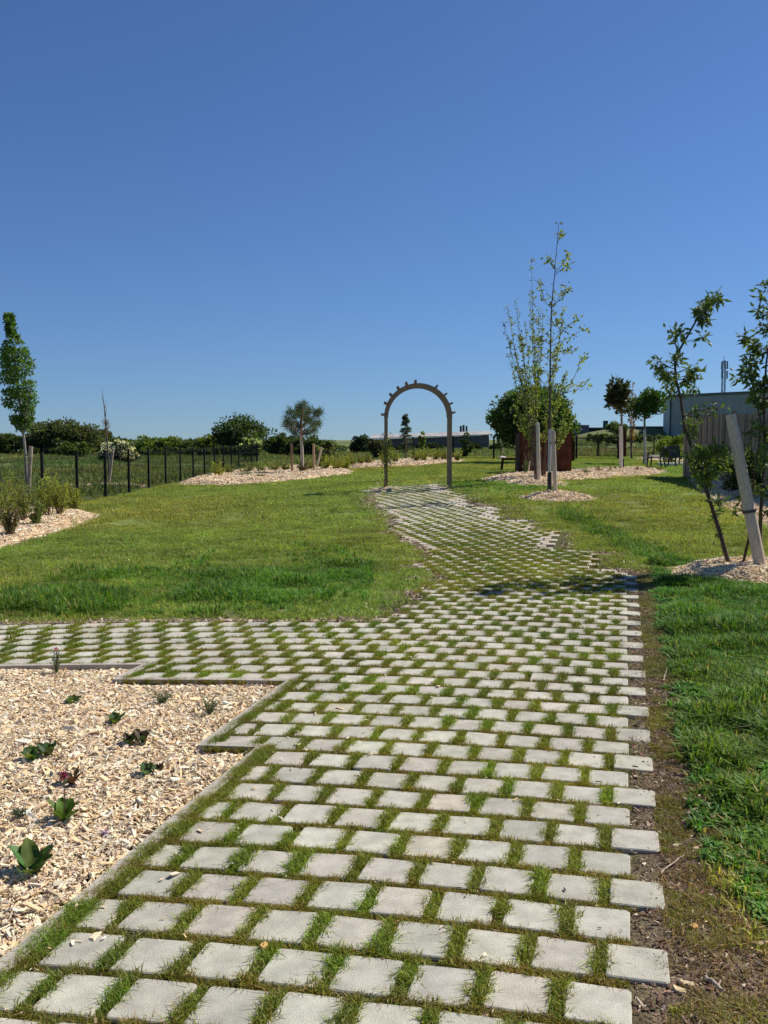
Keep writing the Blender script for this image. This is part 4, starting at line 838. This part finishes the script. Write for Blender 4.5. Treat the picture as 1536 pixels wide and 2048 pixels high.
# ---------------------------------------------------------------- shrub tree at the right front
def front_tree():
    b=G(1484,1148); z=b.y; W=lambda px,py,dy=0: np.array(A(px,py,z+dy)); bc=(.085,.06,.045)
    t=thing('leaning_shrub_tree',b,'multi stemmed cherry like shrub tree with drooping leaves, nearest tree on the right','tree'); m=MB(); mf=MB()
    def stem(pts,r0,r1,dy):
        P=np.array([W(x,y,d) for (x,y),d in zip(pts,np.linspace(0,dy,len(pts)))]); n=len(P)*4; ii=np.linspace(0,1,len(P)); tt=np.linspace(0,1,n); Q=np.stack([np.interp(tt,ii,P[:,k]) for k in range(3)],1); m.tube(Q,np.linspace(r0,r1,n),bc,9); return Q
    S1=stem([(1486,1152),(1470,1140),(1455,1120),(1444,1080),(1432,1040),(1416,990),(1403,955),(1392,920),(1378,880),(1368,850),(1362,800),(1352,760),(1350,730),(1356,705),(1375,672),(1392,642),(1402,630)],.030,.010,.3)
    S1b=stem([(1402,630),(1416,612),(1430,592),(1445,570)],.010,.003,.4)
    S2=stem([(1482,1146),(1490,1110),(1499,1070),(1500,1030),(1503,990),(1512,930),(1520,870)],.020,.009,-.2)
    S3=stem([(1519,1150),(1520,1090),(1521,1030),(1526,960),(1530,880),(1527,800),(1533,720),(1545,640),(1552,560)],.026,.006,.1)
    S4=stem([(1530,880),(1512,800),(1505,740),(1497,690)],.010,.004,.3)
    S5=stem([(1403,955),(1420,915),(1440,890)],.010,.004,-.3)
    def clus(px,py,r,n,src,dy=None,col=(.105,.155,.048)):
        dy=rng.normal(0,.22) if dy is None else dy
        c=W(px,py,dy); i=np.argmin(np.linalg.norm(src-c,axis=1)-.0*np.arange(len(src))); s0=src[max(0,i-1)]
        kt=max(2,int(r/7))
        for _ in range(kt):
            e=W(px+rng.normal(0,r*.5),py+rng.normal(0,r*.38),dy+rng.normal(0,r*.5*z/F)); T=wob(s0,e,6,.008); m.tube(T,np.linspace(.005,.0018,6),bc,4)
            twig_leaves(mf,T,max(3,int(n*1.35/kt)),.11,.019,col,.03,.7,s0=.4)
    for q in ((1428,600,20,44,S1b),(1415,622,24,52,S1b),(1440,585,13,22,S1b),(1395,610,12,20,S1b),(1402,640,16,28,S1b),(1345,648,12,18,S1),(1368,648,12,18,S1),(1362,665,9,14,S1),(1418,668,8,12,S1),(1296,722,9,14,S1),(1312,738,13,26,S1),(1328,748,14,34,S1),(1342,765,13,26,S1),(1340,715,12,20,S1),(1366,705,10,16,S1),(1335,785,9,16,S1),
              (1380,755,14,30,S1),(1396,742,14,30,S1),(1400,730,8,14,S1),(1398,778,9,14,S1),(1370,770,9,14,S1),(1405,820,13,20,S1),(1388,838,14,26,S1),(1375,858,16,30,S1),(1432,810,8,10,S1),(1455,812,8,10,S1)): clus(*q[:4],q[4])
    for q in ((1400,900,16,36,S5),(1420,905,22,60,S5),(1440,925,20,60,S5),(1398,935,20,55,S5),(1425,945,20,50,S5),(1385,910,12,28,S5),(1440,898,13,28,S5),(1408,965,12,24,S5)): clus(q[0],q[1],q[2]*1.15,q[3]*1.8,q[4],col=(.125,.185,.045))
    for q in ((1430,1025,9,14,S1),(1445,1000,9,14,S1),(1433,1062,6,8,S1),(1480,1005,12,18,S2),(1470,1010,9,12,S2)): clus(*q[:4],q[4])
    for q in ((1530,560,10,14,S3),(1522,590,12,20,S3),(1515,620,16,30,S3),(1532,640,16,32,S3),(1500,668,16,36,S4),(1520,690,20,50,S3),(1485,708,14,34,S4),(1505,730,20,56,S4),(1490,755,14,30,S4),(1520,760,22,60,S3),(1506,790,16,34,S4),(1528,810,18,42,S3),(1470,755,8,14,S4),(1510,850,16,24,S3),(1525,880,16,28,S3),(1495,905,14,22,S2),(1520,930,18,34,S3),(1530,975,16,28,S3),(1508,960,14,24,S2),(1532,1020,12,18,S3),(1500,860,12,16,S4)): clus(*q[:4],q[4])
    for i in range(26): clus(rng.uniform(1545,1640),rng.uniform(600,960),20,44,S3)
    m.build('stems',M_bark,t,smooth=True); mf.build('leaves',M_gloss,t)
    s=thing('thick_stake',G(1526,1160),'thick round leaning wooden stake beside the nearest shrub tree','stake')
    a=np.array(A(1527,1164,11.5));bt=np.array(A(1461,829,11.5)); m=MB(); n=14; P=[a-(bt-a)*.05]+[a+(bt-a)*k for k in np.linspace(0,1,n)]; m.tube(P,[.070]*(n-1)+[.064,.060],(.60,.48,.38),22,cap=False); m.add(np.array([bt+(np.cross((bt-a)/np.linalg.norm(bt-a),(0,1,0))*math.cos(q)+np.array((0,1,0))*math.sin(q))*.060 for q in np.linspace(0,2*math.pi,16,endpoint=False)]),np.array([list(range(16))]),(.68,.56,.44)); m.build('pole',M_wood,s,smooth=True)
    m=MB(); c=a+(bt-a)*.42; m.tube([c,c+(bt-a)/np.linalg.norm(bt-a)*.035],.083,(.06,.05,.045),18); m.build('tie',M_plastic,s)
front_tree()

# ---------------------------------------------------------------- shrubs in the left beds
LB='young shrubs in the left mulch bed'
lsh=[(8,1062,60,95,(.13,.16,.035),'tall yellow green shrub cut by the left edge, furthest forward'),(22,1080,40,60,(.10,.09,.045),'brownish twiggy shrub at the left edge of the near mulch bed'),(46,1050,40,66,(.11,.14,.04),'mid shrub standing just below the columnar tree stake'),(95,1042,46,78,(.15,.18,.035),'tall yellow green shrub right of the columnar tree'),(118,1040,38,66,(.17,.19,.035),'bushy yellow green shrub second from the right in the near left bed'),(150,1024,36,42,(.17,.19,.035),'low yellow green shrub at the right end of the near left bed'),(75,1058,30,46,(.10,.13,.04),'dark thin shrub in the middle front of the near left bed'),(30,1030,50,60,(.16,.18,.035),'pale green shrub behind, at the foot of the columnar tree')]
for (px,py,w_,h_,c,lb) in lsh: shrub(px,py,w_*1.15,h_*1.1,np.array(c)*1.6,lb,640,.055,group=LB,stems=11,lo=.35)
MBG='low shrubs in the mulch bed around the pine'
msh=[(436,957,26,28,(.17,.19,.03),'bright yellow green shrub at the left end of the pine bed'),(458,951,26,20,(.10,.12,.04),'dull green low shrub in the pine bed, second from left'),(492,950,28,22,(.10,.12,.045),'spreading dull shrub right of the bright yellow green one'),(520,949,26,20,(.09,.12,.04),'low dark shrub in the middle left of the pine bed'),(548,946,28,20,(.11,.13,.04),'low olive shrub left of the brown pine stake'),(492,958,20,9,(.10,.11,.06),'tiny grey tuft at the front of the pine bed'),(520,960,20,8,(.09,.11,.05),'tiny dark tuft front of the pine bed, left of middle'),(606,948,22,22,(.08,.07,.04),'dark shrub at the foot of the pine'),(618,945,30,24,(.12,.14,.04),'green shrub between the pine and its right stake'),(650,944,30,26,(.15,.17,.03),'yellow green shrub right of the pine stakes'),(672,943,32,26,(.17,.18,.03),'bushier yellow green shrub near the right end of the pine bed'),(692,940,24,22,(.17,.18,.035),'last yellow green shrub at the right end of the pine bed'),(572,946,20,18,(.10,.12,.04),'low shrub directly left of the brown pine stake')]
for (px,py,w_,h_,c,lb) in msh: shrub(px,py,w_*1.3,h_*1.15,np.array(c)*1.5,lb,420,.085,group=MBG,stems=9,lo=.1)
FG='shrubs in the far strip behind the arch'
for i,(px,w_,h_,c) in enumerate([(703,24,20,(.15,.16,.035)),(722,22,18,(.14,.15,.04)),(738,20,16,(.12,.13,.04)),(770,22,20,(.16,.17,.04)),(790,22,20,(.15,.17,.04)),(830,22,22,(.17,.18,.035)),(848,22,22,(.17,.19,.035)),(872,20,18,(.15,.17,.04)),(890,22,18,(.15,.14,.04)),(915,20,16,(.14,.15,.04))]):
    wh=['furthest left, beside the pine bed','second from left, left of the arch','just left of the left arch post','just right of the left arch post','left of the conifer inside the arch','right of the conifer inside the arch','in the middle right of the arch opening','left of the right arch post','at the right arch post','last on the right, outside the arch'][i]
    z=ON(px,50).y; shrub(px,0,w_*1.3,h_*1.25,np.array(c)*1.4,'yellow green low shrub in the far strip, '+wh,260,.10,group=FG,stems=8,z=49.5,lo=.05)

# ---------------------------------------------------------------- rusted boxes
def steel_box(px0,px1,py,top,label,depth=1.1,z=None):
    a=G(px0,py); y=a.y if z is None else z; x0=A(px0,py,y).x;x1=A(px1,py,y).x; zt=A(px0,top,y).z; zb=gf((x0+x1)/2,y)
    t=thing('steel_box',((x0+x1)/2,y,zb),label,'steel box'); m=MB(); c=(.075,.026,.014)
    n=3; wd=(x1-x0)/n
    for i in range(n): m.box((x0+wd*(i+.5),y,(zb+zt)/2),(wd-.012,.03,zt-zb),np.array(c)*(1+rng.normal(0,.08)))
    m.build('front_panel',M_rust,t)
    for x in (x0,x1):
        m=MB(); m.box((x,y+depth/2+.02,(zb+zt)/2),(.035,depth-.02,zt-zb-.004),c); m.build('side_panel',M_rust,t)
    m=MB(); m.box(((x0+x1)/2,y+depth+.03,(zb+zt)/2),(x1-x0-.05,.03,zt-zb-.004),c); m.build('back_panel',M_rust,t)
    m=MB()
    m.box(((x0+x1)/2,y-.004,zt+.02),(x1-x0+.06,.06,.04),c); m.build('top_rim',M_rust,t)
steel_box(1040,1142,947,866,'tall rusted brown steel box standing in the mulch bed behind the saplings')
steel_box(1141,1149,916,868,'narrow rusted steel post panel just right behind the big steel box',.5,z=50.)
steel_box(1247,1252,911,862,'narrow dark rusted post panel behind the twin staked tree',.4,z=60.)

# ---------------------------------------------------------------- bench and chairs
def bench():
    y=36.; a=A(1003,940,y); x0=a.x; x1=x0+1.75; z=gf(x0+.5,y); t=thing('garden_bench',((x0+x1)/2,y,z),'low dark bench partly hidden behind the left side of the steel box','bench'); dk=(.04,.028,.03)
    m=MB(); 
    for i in range(4): m.box(((x0+x1)/2,y-.16+.115*i,z+.45),(x1-x0,.095,.035),dk)
    m.build('seat',M_plank,t)
    for x in (x0+.05,x1-.05):
        for dy in (-.16,.16): m=MB(); m.beam((x-.0,y+dy,z+.43),(x-.06*(1 if x<x1-.5 else -1),y+dy*1.2,z),.05,.05,dk); m.build('leg',M_dark,t)
    m=MB(); m.beam((x0+.05,y,z+.40),(x1-.05,y,z+.40),.04,.05,dk); m.build('stretcher',M_dark,t)
    c=thing('cushion',(x0-.02,y,z+.47),'small pinkish white cloth lying on the left end of the bench','cloth'); m=MB(); P=[]; n=8
    xx,yy=np.meshgrid(np.linspace(-.14,.16,n),np.linspace(-.16,.16,n)); zz=.04+.05*np.cos(xx*9)*np.cos(yy*8)+rng.normal(0,.008,xx.shape)+np.where(xx<-.05,-(xx+.05)*-1.2,0)
    V=np.stack([xx+x0-.0,yy+y,zz+z+.44],-1).reshape(-1,3); idx=np.arange(n*n).reshape(n,n); m.add(V,np.stack([idx[:-1,:-1],idx[:-1,1:],idx[1:,1:],idx[1:,:-1]],-1).reshape(-1,4),(.62,.46,.52)); m.build('cloth_sheet',M_conc,c,smooth=True)
bench()
def chair(loc,rz,label,cushion=False):
    t=thing('garden_chair',loc,label,'chair','black plastic garden chairs'); dk=(.018,.018,.02); cs,sn=math.cos(rz),math.sin(rz)
    def R_(p): return np.array((loc[0]+p[0]*cs-p[1]*sn,loc[1]+p[0]*sn+p[1]*cs,loc[2]+p[2]))
    for sx in (-1,1):
        m=MB(); m.beam(R_((sx*.25,-.24,.62)),R_((sx*.28,-.30,0)),.05,.05,dk); m.build('leg',M_plastic,t)
        m=MB(); m.beam(R_((sx*.24,.22,.44)),R_((sx*.27,.32,0)),.05,.05,dk); m.build('leg',M_plastic,t)
        m=MB(); m.beam(R_((sx*.27,-.27,.63)),R_((sx*.27,.22,.66)),.055,.035,dk); m.build('armrest',M_plastic,t)
    m=MB()
    for i in range(7): m.beam(R_((-.23,-.24+.075*i,.44-.005*i)),R_((.23,-.24+.075*i,.44-.005*i)),.062,.025,dk)
    m.beam(R_((-.24,-.26,.42)),R_((.24,-.26,.42)),.03,.06,dk); m.build('seat',M_plastic,t)
    m=MB()
    for i in range(9): x=-.2+.05*i; m.beam(R_((x,.23,.44)),R_((x*1.1,.36,.84)),.03,.02,dk)
    m.beam(R_((-.25,.36,.85)),R_((.25,.36,.85)),.03,.07,dk); m.beam(R_((-.25,.24,.46)),R_((.25,.24,.46)),.03,.05,dk)
    for s in (-1,1): m.beam(R_((s*.24,.23,.44)),R_((s*.25,.365,.86)),.05,.035,dk)
    m.build('backrest',M_plastic,t)
    if cushion:
        c=thing('seat_cushion',R_((0,-.03,.46)),'flat pale cushion on the left black garden chair','cushion'); m=MB(); m.box(R_((0,-.03,.495)),(.46,.42,.05),(.72,.70,.66),rz,.93); m.build('pad',M_conc,c)
b=ON(1313,38.5); chair(tuple(b),R(-122),'left black plastic garden chair with a pale cushion, seen from the side',True)
b=ON(1356,40.5); chair(tuple(b),R(15),'right black plastic garden chair, seen from behind near the plank fence')
b=ON(1350,41.6); o=MB().box((b.x,b.y,b.z+.08),(1.3,.7,.10),(.62,.6,.56)).build('low_slab',M_conc); tag(o,'low pale concrete slab on the grass behind the right garden chair','slab')

# ---------------------------------------------------------------- buildings
def low_building():
    z=115.; q=lambda px,py,dz=0: np.array(A(px,py,z+dz)); t=thing('farm_building',(q(860,900)[0],z,-.3),'long low farm building with pale tiled roof seen behind the arch','building')
    p0,p1=q(742,878),q(985,869.5); x0,x1=p0[0],p1[0]; m=MB()
    ze0,ze1=p0[2],p1[2]; dep=9.; n=60; xs2=np.linspace(x0+.4,x1-.4,n+1)
    for i in range(n):
        zz=ze0+(ze1-ze0)*(i/n); m.box(((xs2[i]+xs2[i+1])/2,z+.15+(.02 if i%2 else 0),(zz-.05-.6)/2),(xs2[1]-xs2[0],.1,zz+.55),(.10,.105,.12))
    m.build('wall',M_sheet,t)
    for xx,zz in ((x0+.45,ze0),(x1-.45,ze1)):
        m=MB(); m.add([(xx,z+.21,-.8),(xx,z+dep,-.8),(xx,z+dep,zz),(xx,z+dep/2,zz+.42),(xx,z+.21,zz)],np.array([(0,1,2,3,4)]),(.25,.20,.16)); m.build('gable_wall',M_sheet,t)
    m=MB(); rid=q(776,864.5)[2]-ze0-.38
    for s,(ya,za,yb,zb) in enumerate(((z-.3,0,z+dep/2,rid),(z+dep/2,rid,z+dep+.3,0))):
        ns=44
        for i in range(ns):
            a=x0+(x1-x0)*i/ns;b=x0+(x1-x0)*(i+1)/ns-.02; za0=ze0+(ze1-ze0)*i/ns+.08; 
            c=np.array((.37,.345,.33))*(1+rng.normal(0,.07))
            m.add([(a,ya,za0+za),(b,ya,za0+za),(b,yb,za0+zb),(a,yb,za0+zb),(a,ya,za0+za-.1),(b,ya,za0+za-.1),(b,yb,za0+zb-.1),(a,yb,za0+zb-.1)],np.array([(0,1,2,3),(7,6,5,4),(0,4,5,1),(1,5,6,2),(2,6,7,3),(3,7,4,0)]),c)
    m.build('roof',M_roof,t)
    for px,w_,tp in ((921.5,.26,852),(927,.26,850),(933,.22,852)):
        m=MB(); p=q(px,866,5.); pt=A(px,tp,z+5.); m.box((p[0],z+5.,(p[2]-.4+pt.z)/2),(w_,w_,pt.z-p[2]+.4),(.05,.055,.06)); m.build('chimney_pipe',M_dark,t)
low_building()
def warehouse():
    y=105.; c=A(1342,794,y); l=A(1328,796.5,y+14); zb=-.5; t=thing('warehouse',(c.x,y,gf(c.x,y)),'large grey green corrugated warehouse behind the plank fence','building')
    zt=c.z; x1=A(1700,780,y).x; m=MB(); col=(.28,.32,.31)
    n=110; w_=(x1-c.x)/n
    def top(x): return zt+(x-c.x)/(x1-c.x)*(A(1536,785,y).z-zt)*((x1-c.x)/(A(1536,785,y).x-c.x))
    for i in range(n):
        x=c.x+w_*(i+.5); m.box((x,y+(.035 if i%2 else 0),(zb+top(x))/2),(w_*1.0,.12,top(x)-zb),np.array(col)*(1+rng.normal(0,.03)))
    m.build('front_wall',M_sheet,t)
    xl=l.x-0; d=14.
    m=MB(); n=30
    for i in range(n):
        f=(i+.5)/n; x=c.x+(xl-c.x)*f; yy=y+.12+d*f; dx=(xl-c.x)/n;dy=d/n; m.add([(c.x+(xl-c.x)*i/n,y+.12+d*i/n,zb),(c.x+(xl-c.x)*(i+1)/n,y+.12+d*(i+1)/n,zb),(c.x+(xl-c.x)*(i+1)/n,y+.12+d*(i+1)/n,zt),(c.x+(xl-c.x)*i/n,y+.12+d*i/n,zt)],np.array([(0,1,2,3)]),np.array((.30,.34,.34))*(1+rng.normal(0,.03)))
    m.build('side_wall',M_sheet,t)
    m=MB(); m.beam((c.x-.1,y-.05,zt+.1),(x1,y-.05,top(x1)+.1),.25,.28,(.10,.12,.12)); m.beam((c.x-.1,y-.05,zt+.1),(xl-.1,y+d,zt+.1),.25,.28,(.10,.12,.12)); m.build('roof_edge',M_dark,t)
    m=MB(); m.add([(c.x,y,zt),(x1,y,top(x1)),(x1,y+40,top(x1)),(xl,y+40,zt),(xl,y+d,zt)],np.array([(0,1,2,3,4)]),(.2,.2,.2)); m.build('roof',M_roof,t)
    m=MB(); m.beam((c.x-.06,y-.16,zb),(c.x-.06,y-.16,zt),.14,.14,(.04,.05,.055)); m.build('corner_trim',M_dark,t)
warehouse()
def dark_building():
    y=125.; t0=A(1176,856,y); t=thing('dark_building',(A(1240,860,y).x,y,gf(A(1240,860,y).x,y)),'long low dark blue building on the horizon left of the warehouse','building'); dk=(.02,.028,.045)
    m=MB(); a=A(1172,857,y);b=A(1336,852,y); m.box(((a.x+b.x)/2,y+3,(a.z-1)/2),(b.x-a.x,6,a.z+1),dk); m.build('wall',M_sheet,t)
    m=MB(); a1=A(1156,850,y-.5);b1=A(1178,850,y-.5); m.box(((a1.x+b1.x)/2,y+2,(a1.z-1)/2),(b1.x-a1.x,5.2,a1.z+1),(.10,.12,.15)); m.build('annex',M_sheet,t)
    m=MB(); p=A(1211,850,y+2); m.box((p.x,y+2,A(1211,849,y+2).z),(.55,.55,1.0),(.06,.08,.10)); m.box((p.x,y+2,A(1211,843,y+2).z+.02),(.62,.62,.05),(.12,.13,.15)); m.build('roof_unit',M_sheet,t)
    m=MB(); m.beam((A(1178,856,y).x,y-.1,a.z+.05),(b.x,y-.1,a.z+.05),.2,.16,(.08,.1,.13)); m.build('parapet',M_sheet,t)
dark_building()
def mast():
    y=160.; b=A(1446,800,y); tp=A(1446,712,y); t=thing('radio_mast',(b.x,y,gf(b.x,y)),'thin lattice radio mast with antennas rising above the warehouse','mast'); z0=gf(b.x,y)-1; z1=A(1446,722,y).z; m=MB(); c=(.07,.09,.12); hw=.28
    for i in (-1,1):
        for j in (-1,1): m.beam((b.x+i*hw,y+j*hw,z0),(b.x+i*hw*.7,y+j*hw*.7,z1),.09,.09,c)
    n=22
    for k in range(n):
        za=z0+(z1-z0)*k/n; zb=z0+(z1-z0)*(k+1)/n; s=1 if k%2 else -1; m.beam((b.x-s*hw,y-hw,za),(b.x+s*hw*.9,y-hw,zb),.05,.05,c)
    m.build('lattice_tower',M_dark,t)
    for k,(dx,dz) in enumerate(((-.45,0),(.45,.1),(-.4,-1.4),(.45,-1.5),(.05,.2))): m=MB(); m.box((b.x+dx,y-.3,z1-.8+dz),(.2,.2,1.3),(.16,.19,.22)); m.build('antenna_panel',M_dark,t)
    m=MB(); m.beam((b.x,y,z1-.2),(b.x,y,tp.z),.06,.06,c); m.build('rod',M_dark,t)
mast()

# ---------------------------------------------------------------- plants in the near bed
def broad(m,base,az,elev,L,Wd,col,bend=.5,cup=.35):
    nu,nv=7,5; P=[];C=[]
    d=np.array((math.cos(az),math.sin(az))); s=np.array((-d[1],d[0])); wav=rng.uniform(0,6)
    th=elev; x=0;zz=0; pts=[]
    for i in range(nu+1):
        pts.append((x,zz,th)); x+=math.cos(th)*L/nu; zz+=math.sin(th)*L/nu; th-=bend/nu
    for i in range(nu+1):
        f=i/nu; wdt=Wd*(math.sin(math.pi*min(1,f*.92+.05))**.6)*(.35+.65*min(1,f*2.2)); x,z_,th=pts[i]; nrm=(-math.sin(th),math.cos(th))
        for j in range(nv):
            e=(j/(nv-1)*2-1); lift=cup*wdt*e*e+.006*math.sin(wav+f*9+e*2)*(abs(e)>.6)
            P.append((base[0]+d[0]*(x+nrm[0]*lift)+s[0]*e*wdt,base[1]+d[1]*(x+nrm[0]*lift)+s[1]*e*wdt,base[2]+z_+nrm[1]*lift)); C.append(np.array(col)*(1.35 if abs(e)<.1 else 1))
    idx=np.arange((nu+1)*nv).reshape(nu+1,nv); m.add(P,np.stack([idx[:-1,:-1],idx[:-1,1:],idx[1:,1:],idx[1:,:-1]],-1).reshape(-1,4),np.array(C))
def rosette(px,py,hpx,n,label,cols,spread=1.,flower=False):
    b=G(px,py); b=Vector((b.x,b.y,gf(b.x,b.y)-.02)); k=F/b.y; h=hpx/k*1.05; t=thing('leafy_plant',b,label,'plant','broad leaved plants in the near mulch bed')
    for i in range(n):
        m=MB(); az=i*2.4+rng.uniform(-.4,.4); e=rng.uniform(1.05,1.45)-.16*(i%3)*spread; broad(m,(b.x+.012*math.cos(az),b.y+.012*math.sin(az),b.z),az,e,h*rng.uniform(.85,1.2),h*.36*rng.uniform(.8,1.15),cols[i%len(cols)],rng.uniform(.15,.6)); m.build('leaf',M_gloss,t,smooth=True)
    if flower:
        m=MB(); top=np.array((b.x+.005,b.y,b.z+.21)); m.tube([(b.x,b.y,b.z),(b.x+.004,b.y,b.z+.1),top],.0028,(.2,.12,.08),6); m.build('flower_stalk',M_gloss,t)
        m=MB(); n2=46; d=rng.normal(size=(n2,3)); m.leaves(top+rng.normal(0,.010,(n2,3)),d,.018,.006,jit((.22,.03,.09),n2,.35)); m.build('flower_head',M_leaf,t)
GL=[(.06,.15,.035),(.03,.085,.022),(.10,.14,.03),(.07,.09,.03)]; RD=[(.09,.055,.03),(.04,.07,.02),(.12,.06,.04)]
rosette(66,1742,62,7,'largest broad leaved plant, dark green, lowest in the near mulch bed',GL)
rosette(128,1632,42,7,'bright broad leaved plant with a dark pink flower stalk',[(.12,.20,.03),(.10,.15,.03),(.06,.11,.02)],flower=True)
rosette(142,1562,30,6,'dark reddish broad leaved plant right above the flowering one',RD)
rosette(64,1514,28,7,'broad leaved plant left half of the close pair on the left',GL); rosette(94,1506,28,7,'broad leaved plant right half of the close pair on the left',[(.04,.09,.02),(.03,.06,.02),(.07,.10,.03)])
rosette(294,1543,26,5,'paler blue green broad leaved plant nearest the kerb corner',[(.09,.17,.08),(.05,.09,.03)]); rosette(316,1540,20,5,'small dark reddish companion right of the blue green plant',RD)
rosette(258,1484,22,6,'dark broad leaved plant in the bed centre, left one of two touching',[(.04,.07,.02),(.07,.05,.03)]); rosette(284,1480,26,6,'dark broad leaved plant in the bed centre, right one of two touching',[(.03,.06,.02),(.08,.06,.03)])
rosette(230,1443,24,8,'green broad leaved plant above the bed centre',GL); rosette(146,1404,18,7,'small green broad leaved plant furthest back on the left',GL)
def tuftplant(px,py,hpx,wpx,col,label,n=90,lsz=.03,flower=None):
    b=G(px,py); b=Vector((b.x,b.y,gf(b.x,b.y)-.02)); k=F/b.y; h=hpx/k; r=wpx/2/k; t=thing('tuft_plant',b,label,'plant','thin leaved plants in the near mulch bed'); m=MB(); mf=MB()
    for i in range(16):
        a=rng.uniform(0,6.28); rr=r*math.sqrt(rng.random()); P=wob((b.x,b.y,b.z),(b.x+rr*math.cos(a),b.y+rr*math.sin(a),b.z+h*rng.uniform(.6,1.1)),5,.002); m.tube(P,.0014,col,4); twig_leaves(mf,P,n//8,lsz,.0025,col,.004,s0=.1)
    m.build('stems',M_leaf,t); mf.build('foliage',M_leaf,t)
    if flower: m=MB(); m.leaves(np.array((b.x,b.y,b.z+h))+rng.normal(0,.005,(26,3)),rng.normal(size=(26,3)),.016,.005,jit(flower,26)); m.build('flower_head',M_leaf,t)
tuftplant(324,1400,22,40,(.13,.17,.10),'low grey green tuft left of the lavender like plant near the kerb')
tuftplant(418,1424,34,44,(.12,.16,.09),'upright grey green tuft nearest the inner kerb corner',140)
tuftplant(113,1344,52,20,(.11,.14,.06),'thin tall grassy plant at the kerb far left with a pink bloom',50,.05,(.55,.2,.35))
tuftplant(40,1628,18,36,(.10,.13,.09),'tiny grey green tuft left of the flowering plant',60)
tuftplant(210,1668,14,20,(.30,.24,.36),'tiny lilac tinted sprig between the chips',30,.02,(.5,.35,.6))
# ---------------------------------------------------------------- single pieces lying beside the path
def chunk(px,py,L,Wd,T,rz,col,label,name='wood_chunk'):
    b=G(px,py); t=MB(); n=7; m=MB()
    a=np.linspace(0,2*math.pi,n,endpoint=False); r=1+rng.normal(0,.12,n); X_=np.cos(a)*L/2*r;Y_=np.sin(a)*Wd/2*r; cs,sn=math.cos(rz),math.sin(rz)
    bx=b.x+X_*cs-Y_*sn; by=b.y+X_*sn+Y_*cs; V=[(x,y,b.z+.004) for x,y in zip(bx,by)]+[(b.x+(x-b.x)*.9,b.y+(y-b.y)*.9,b.z+.004+T+.004*math.sin(i*2)) for i,(x,y) in enumerate(zip(bx,by))]
    j=np.arange(n);k=(j+1)%n; m.add(V,[np.stack([j,k,k+n,j+n],1),np.array([list(range(n,2*n))])],col)
    o=m.build(name,M_chip); o.location=b; me=o.data; co=np.empty(len(me.vertices)*3,np.float32); me.vertices.foreach_get('co',co); co=co.reshape(-1,3)-np.array(b,np.float32); me.vertices.foreach_set('co',co.ravel())
    tag(o,label,'wood chip','large pieces of wood beside the path')
for a in ((1360,1985,.050,.022,.008,-1.0,(.72,.55,.30),'lower of two long pale yellow chips by the lowest jutting stone'),(1374,1972,.055,.020,.008,-.6,(.76,.60,.36),'upper of two long pale yellow chips by the lowest jutting stone'),(1386,1858,.040,.028,.01,.2,(.50,.30,.10),'square orange brown chip at the bottom right of the path'),(1391,1700,.040,.02,.006,0,(.62,.47,.26),'rounded yellow brown chip right of the jutting stones'),(1350,1694,.035,.014,.006,0,(.74,.64,.44),'thin pale chip right beside a jutting stone'),(1522,1893,.07,.018,.01,.3,(.4,.3,.2),'long brown chip at the right edge of the verge'),(527,1898,.035,.03,.012,.3,(.66,.40,.14),'orange yellow chip lying in a path joint at the bottom'),(968,1914,.028,.014,.005,.8,(.8,.72,.5),'cream chip on a paving stone at the bottom middle')): chunk(*a)
def twig(p,q,r,label):
    a=G(*p);b=G(*q); m=MB(); P=wob((a.x,a.y,a.z+.012),(b.x,b.y,b.z+.02),7,.003); m.tube(P,np.linspace(r,r*.5,7),(.45,.36,.26),7); e=P[4]; m.tube([e,e+np.array((.015,.02,.006))],[r*.5,r*.3],(.42,.33,.24),6)
    o=m.build('twig',M_bark); tag(o,label,'twig','twigs on the verge')
twig((1374,1632),(1413,1612),.006,'pale twig on the soil beside the middle of the verge'); twig((1322,1752),(1368,1720),.004,'thin forked twig lying right of the jutting stones'); twig((1325,1364),(1333,1345),.006,'short pale stick on the upper verge'); twig((1410,1960),(1448,1992),.008,'thicker brown twig near the bottom right corner')
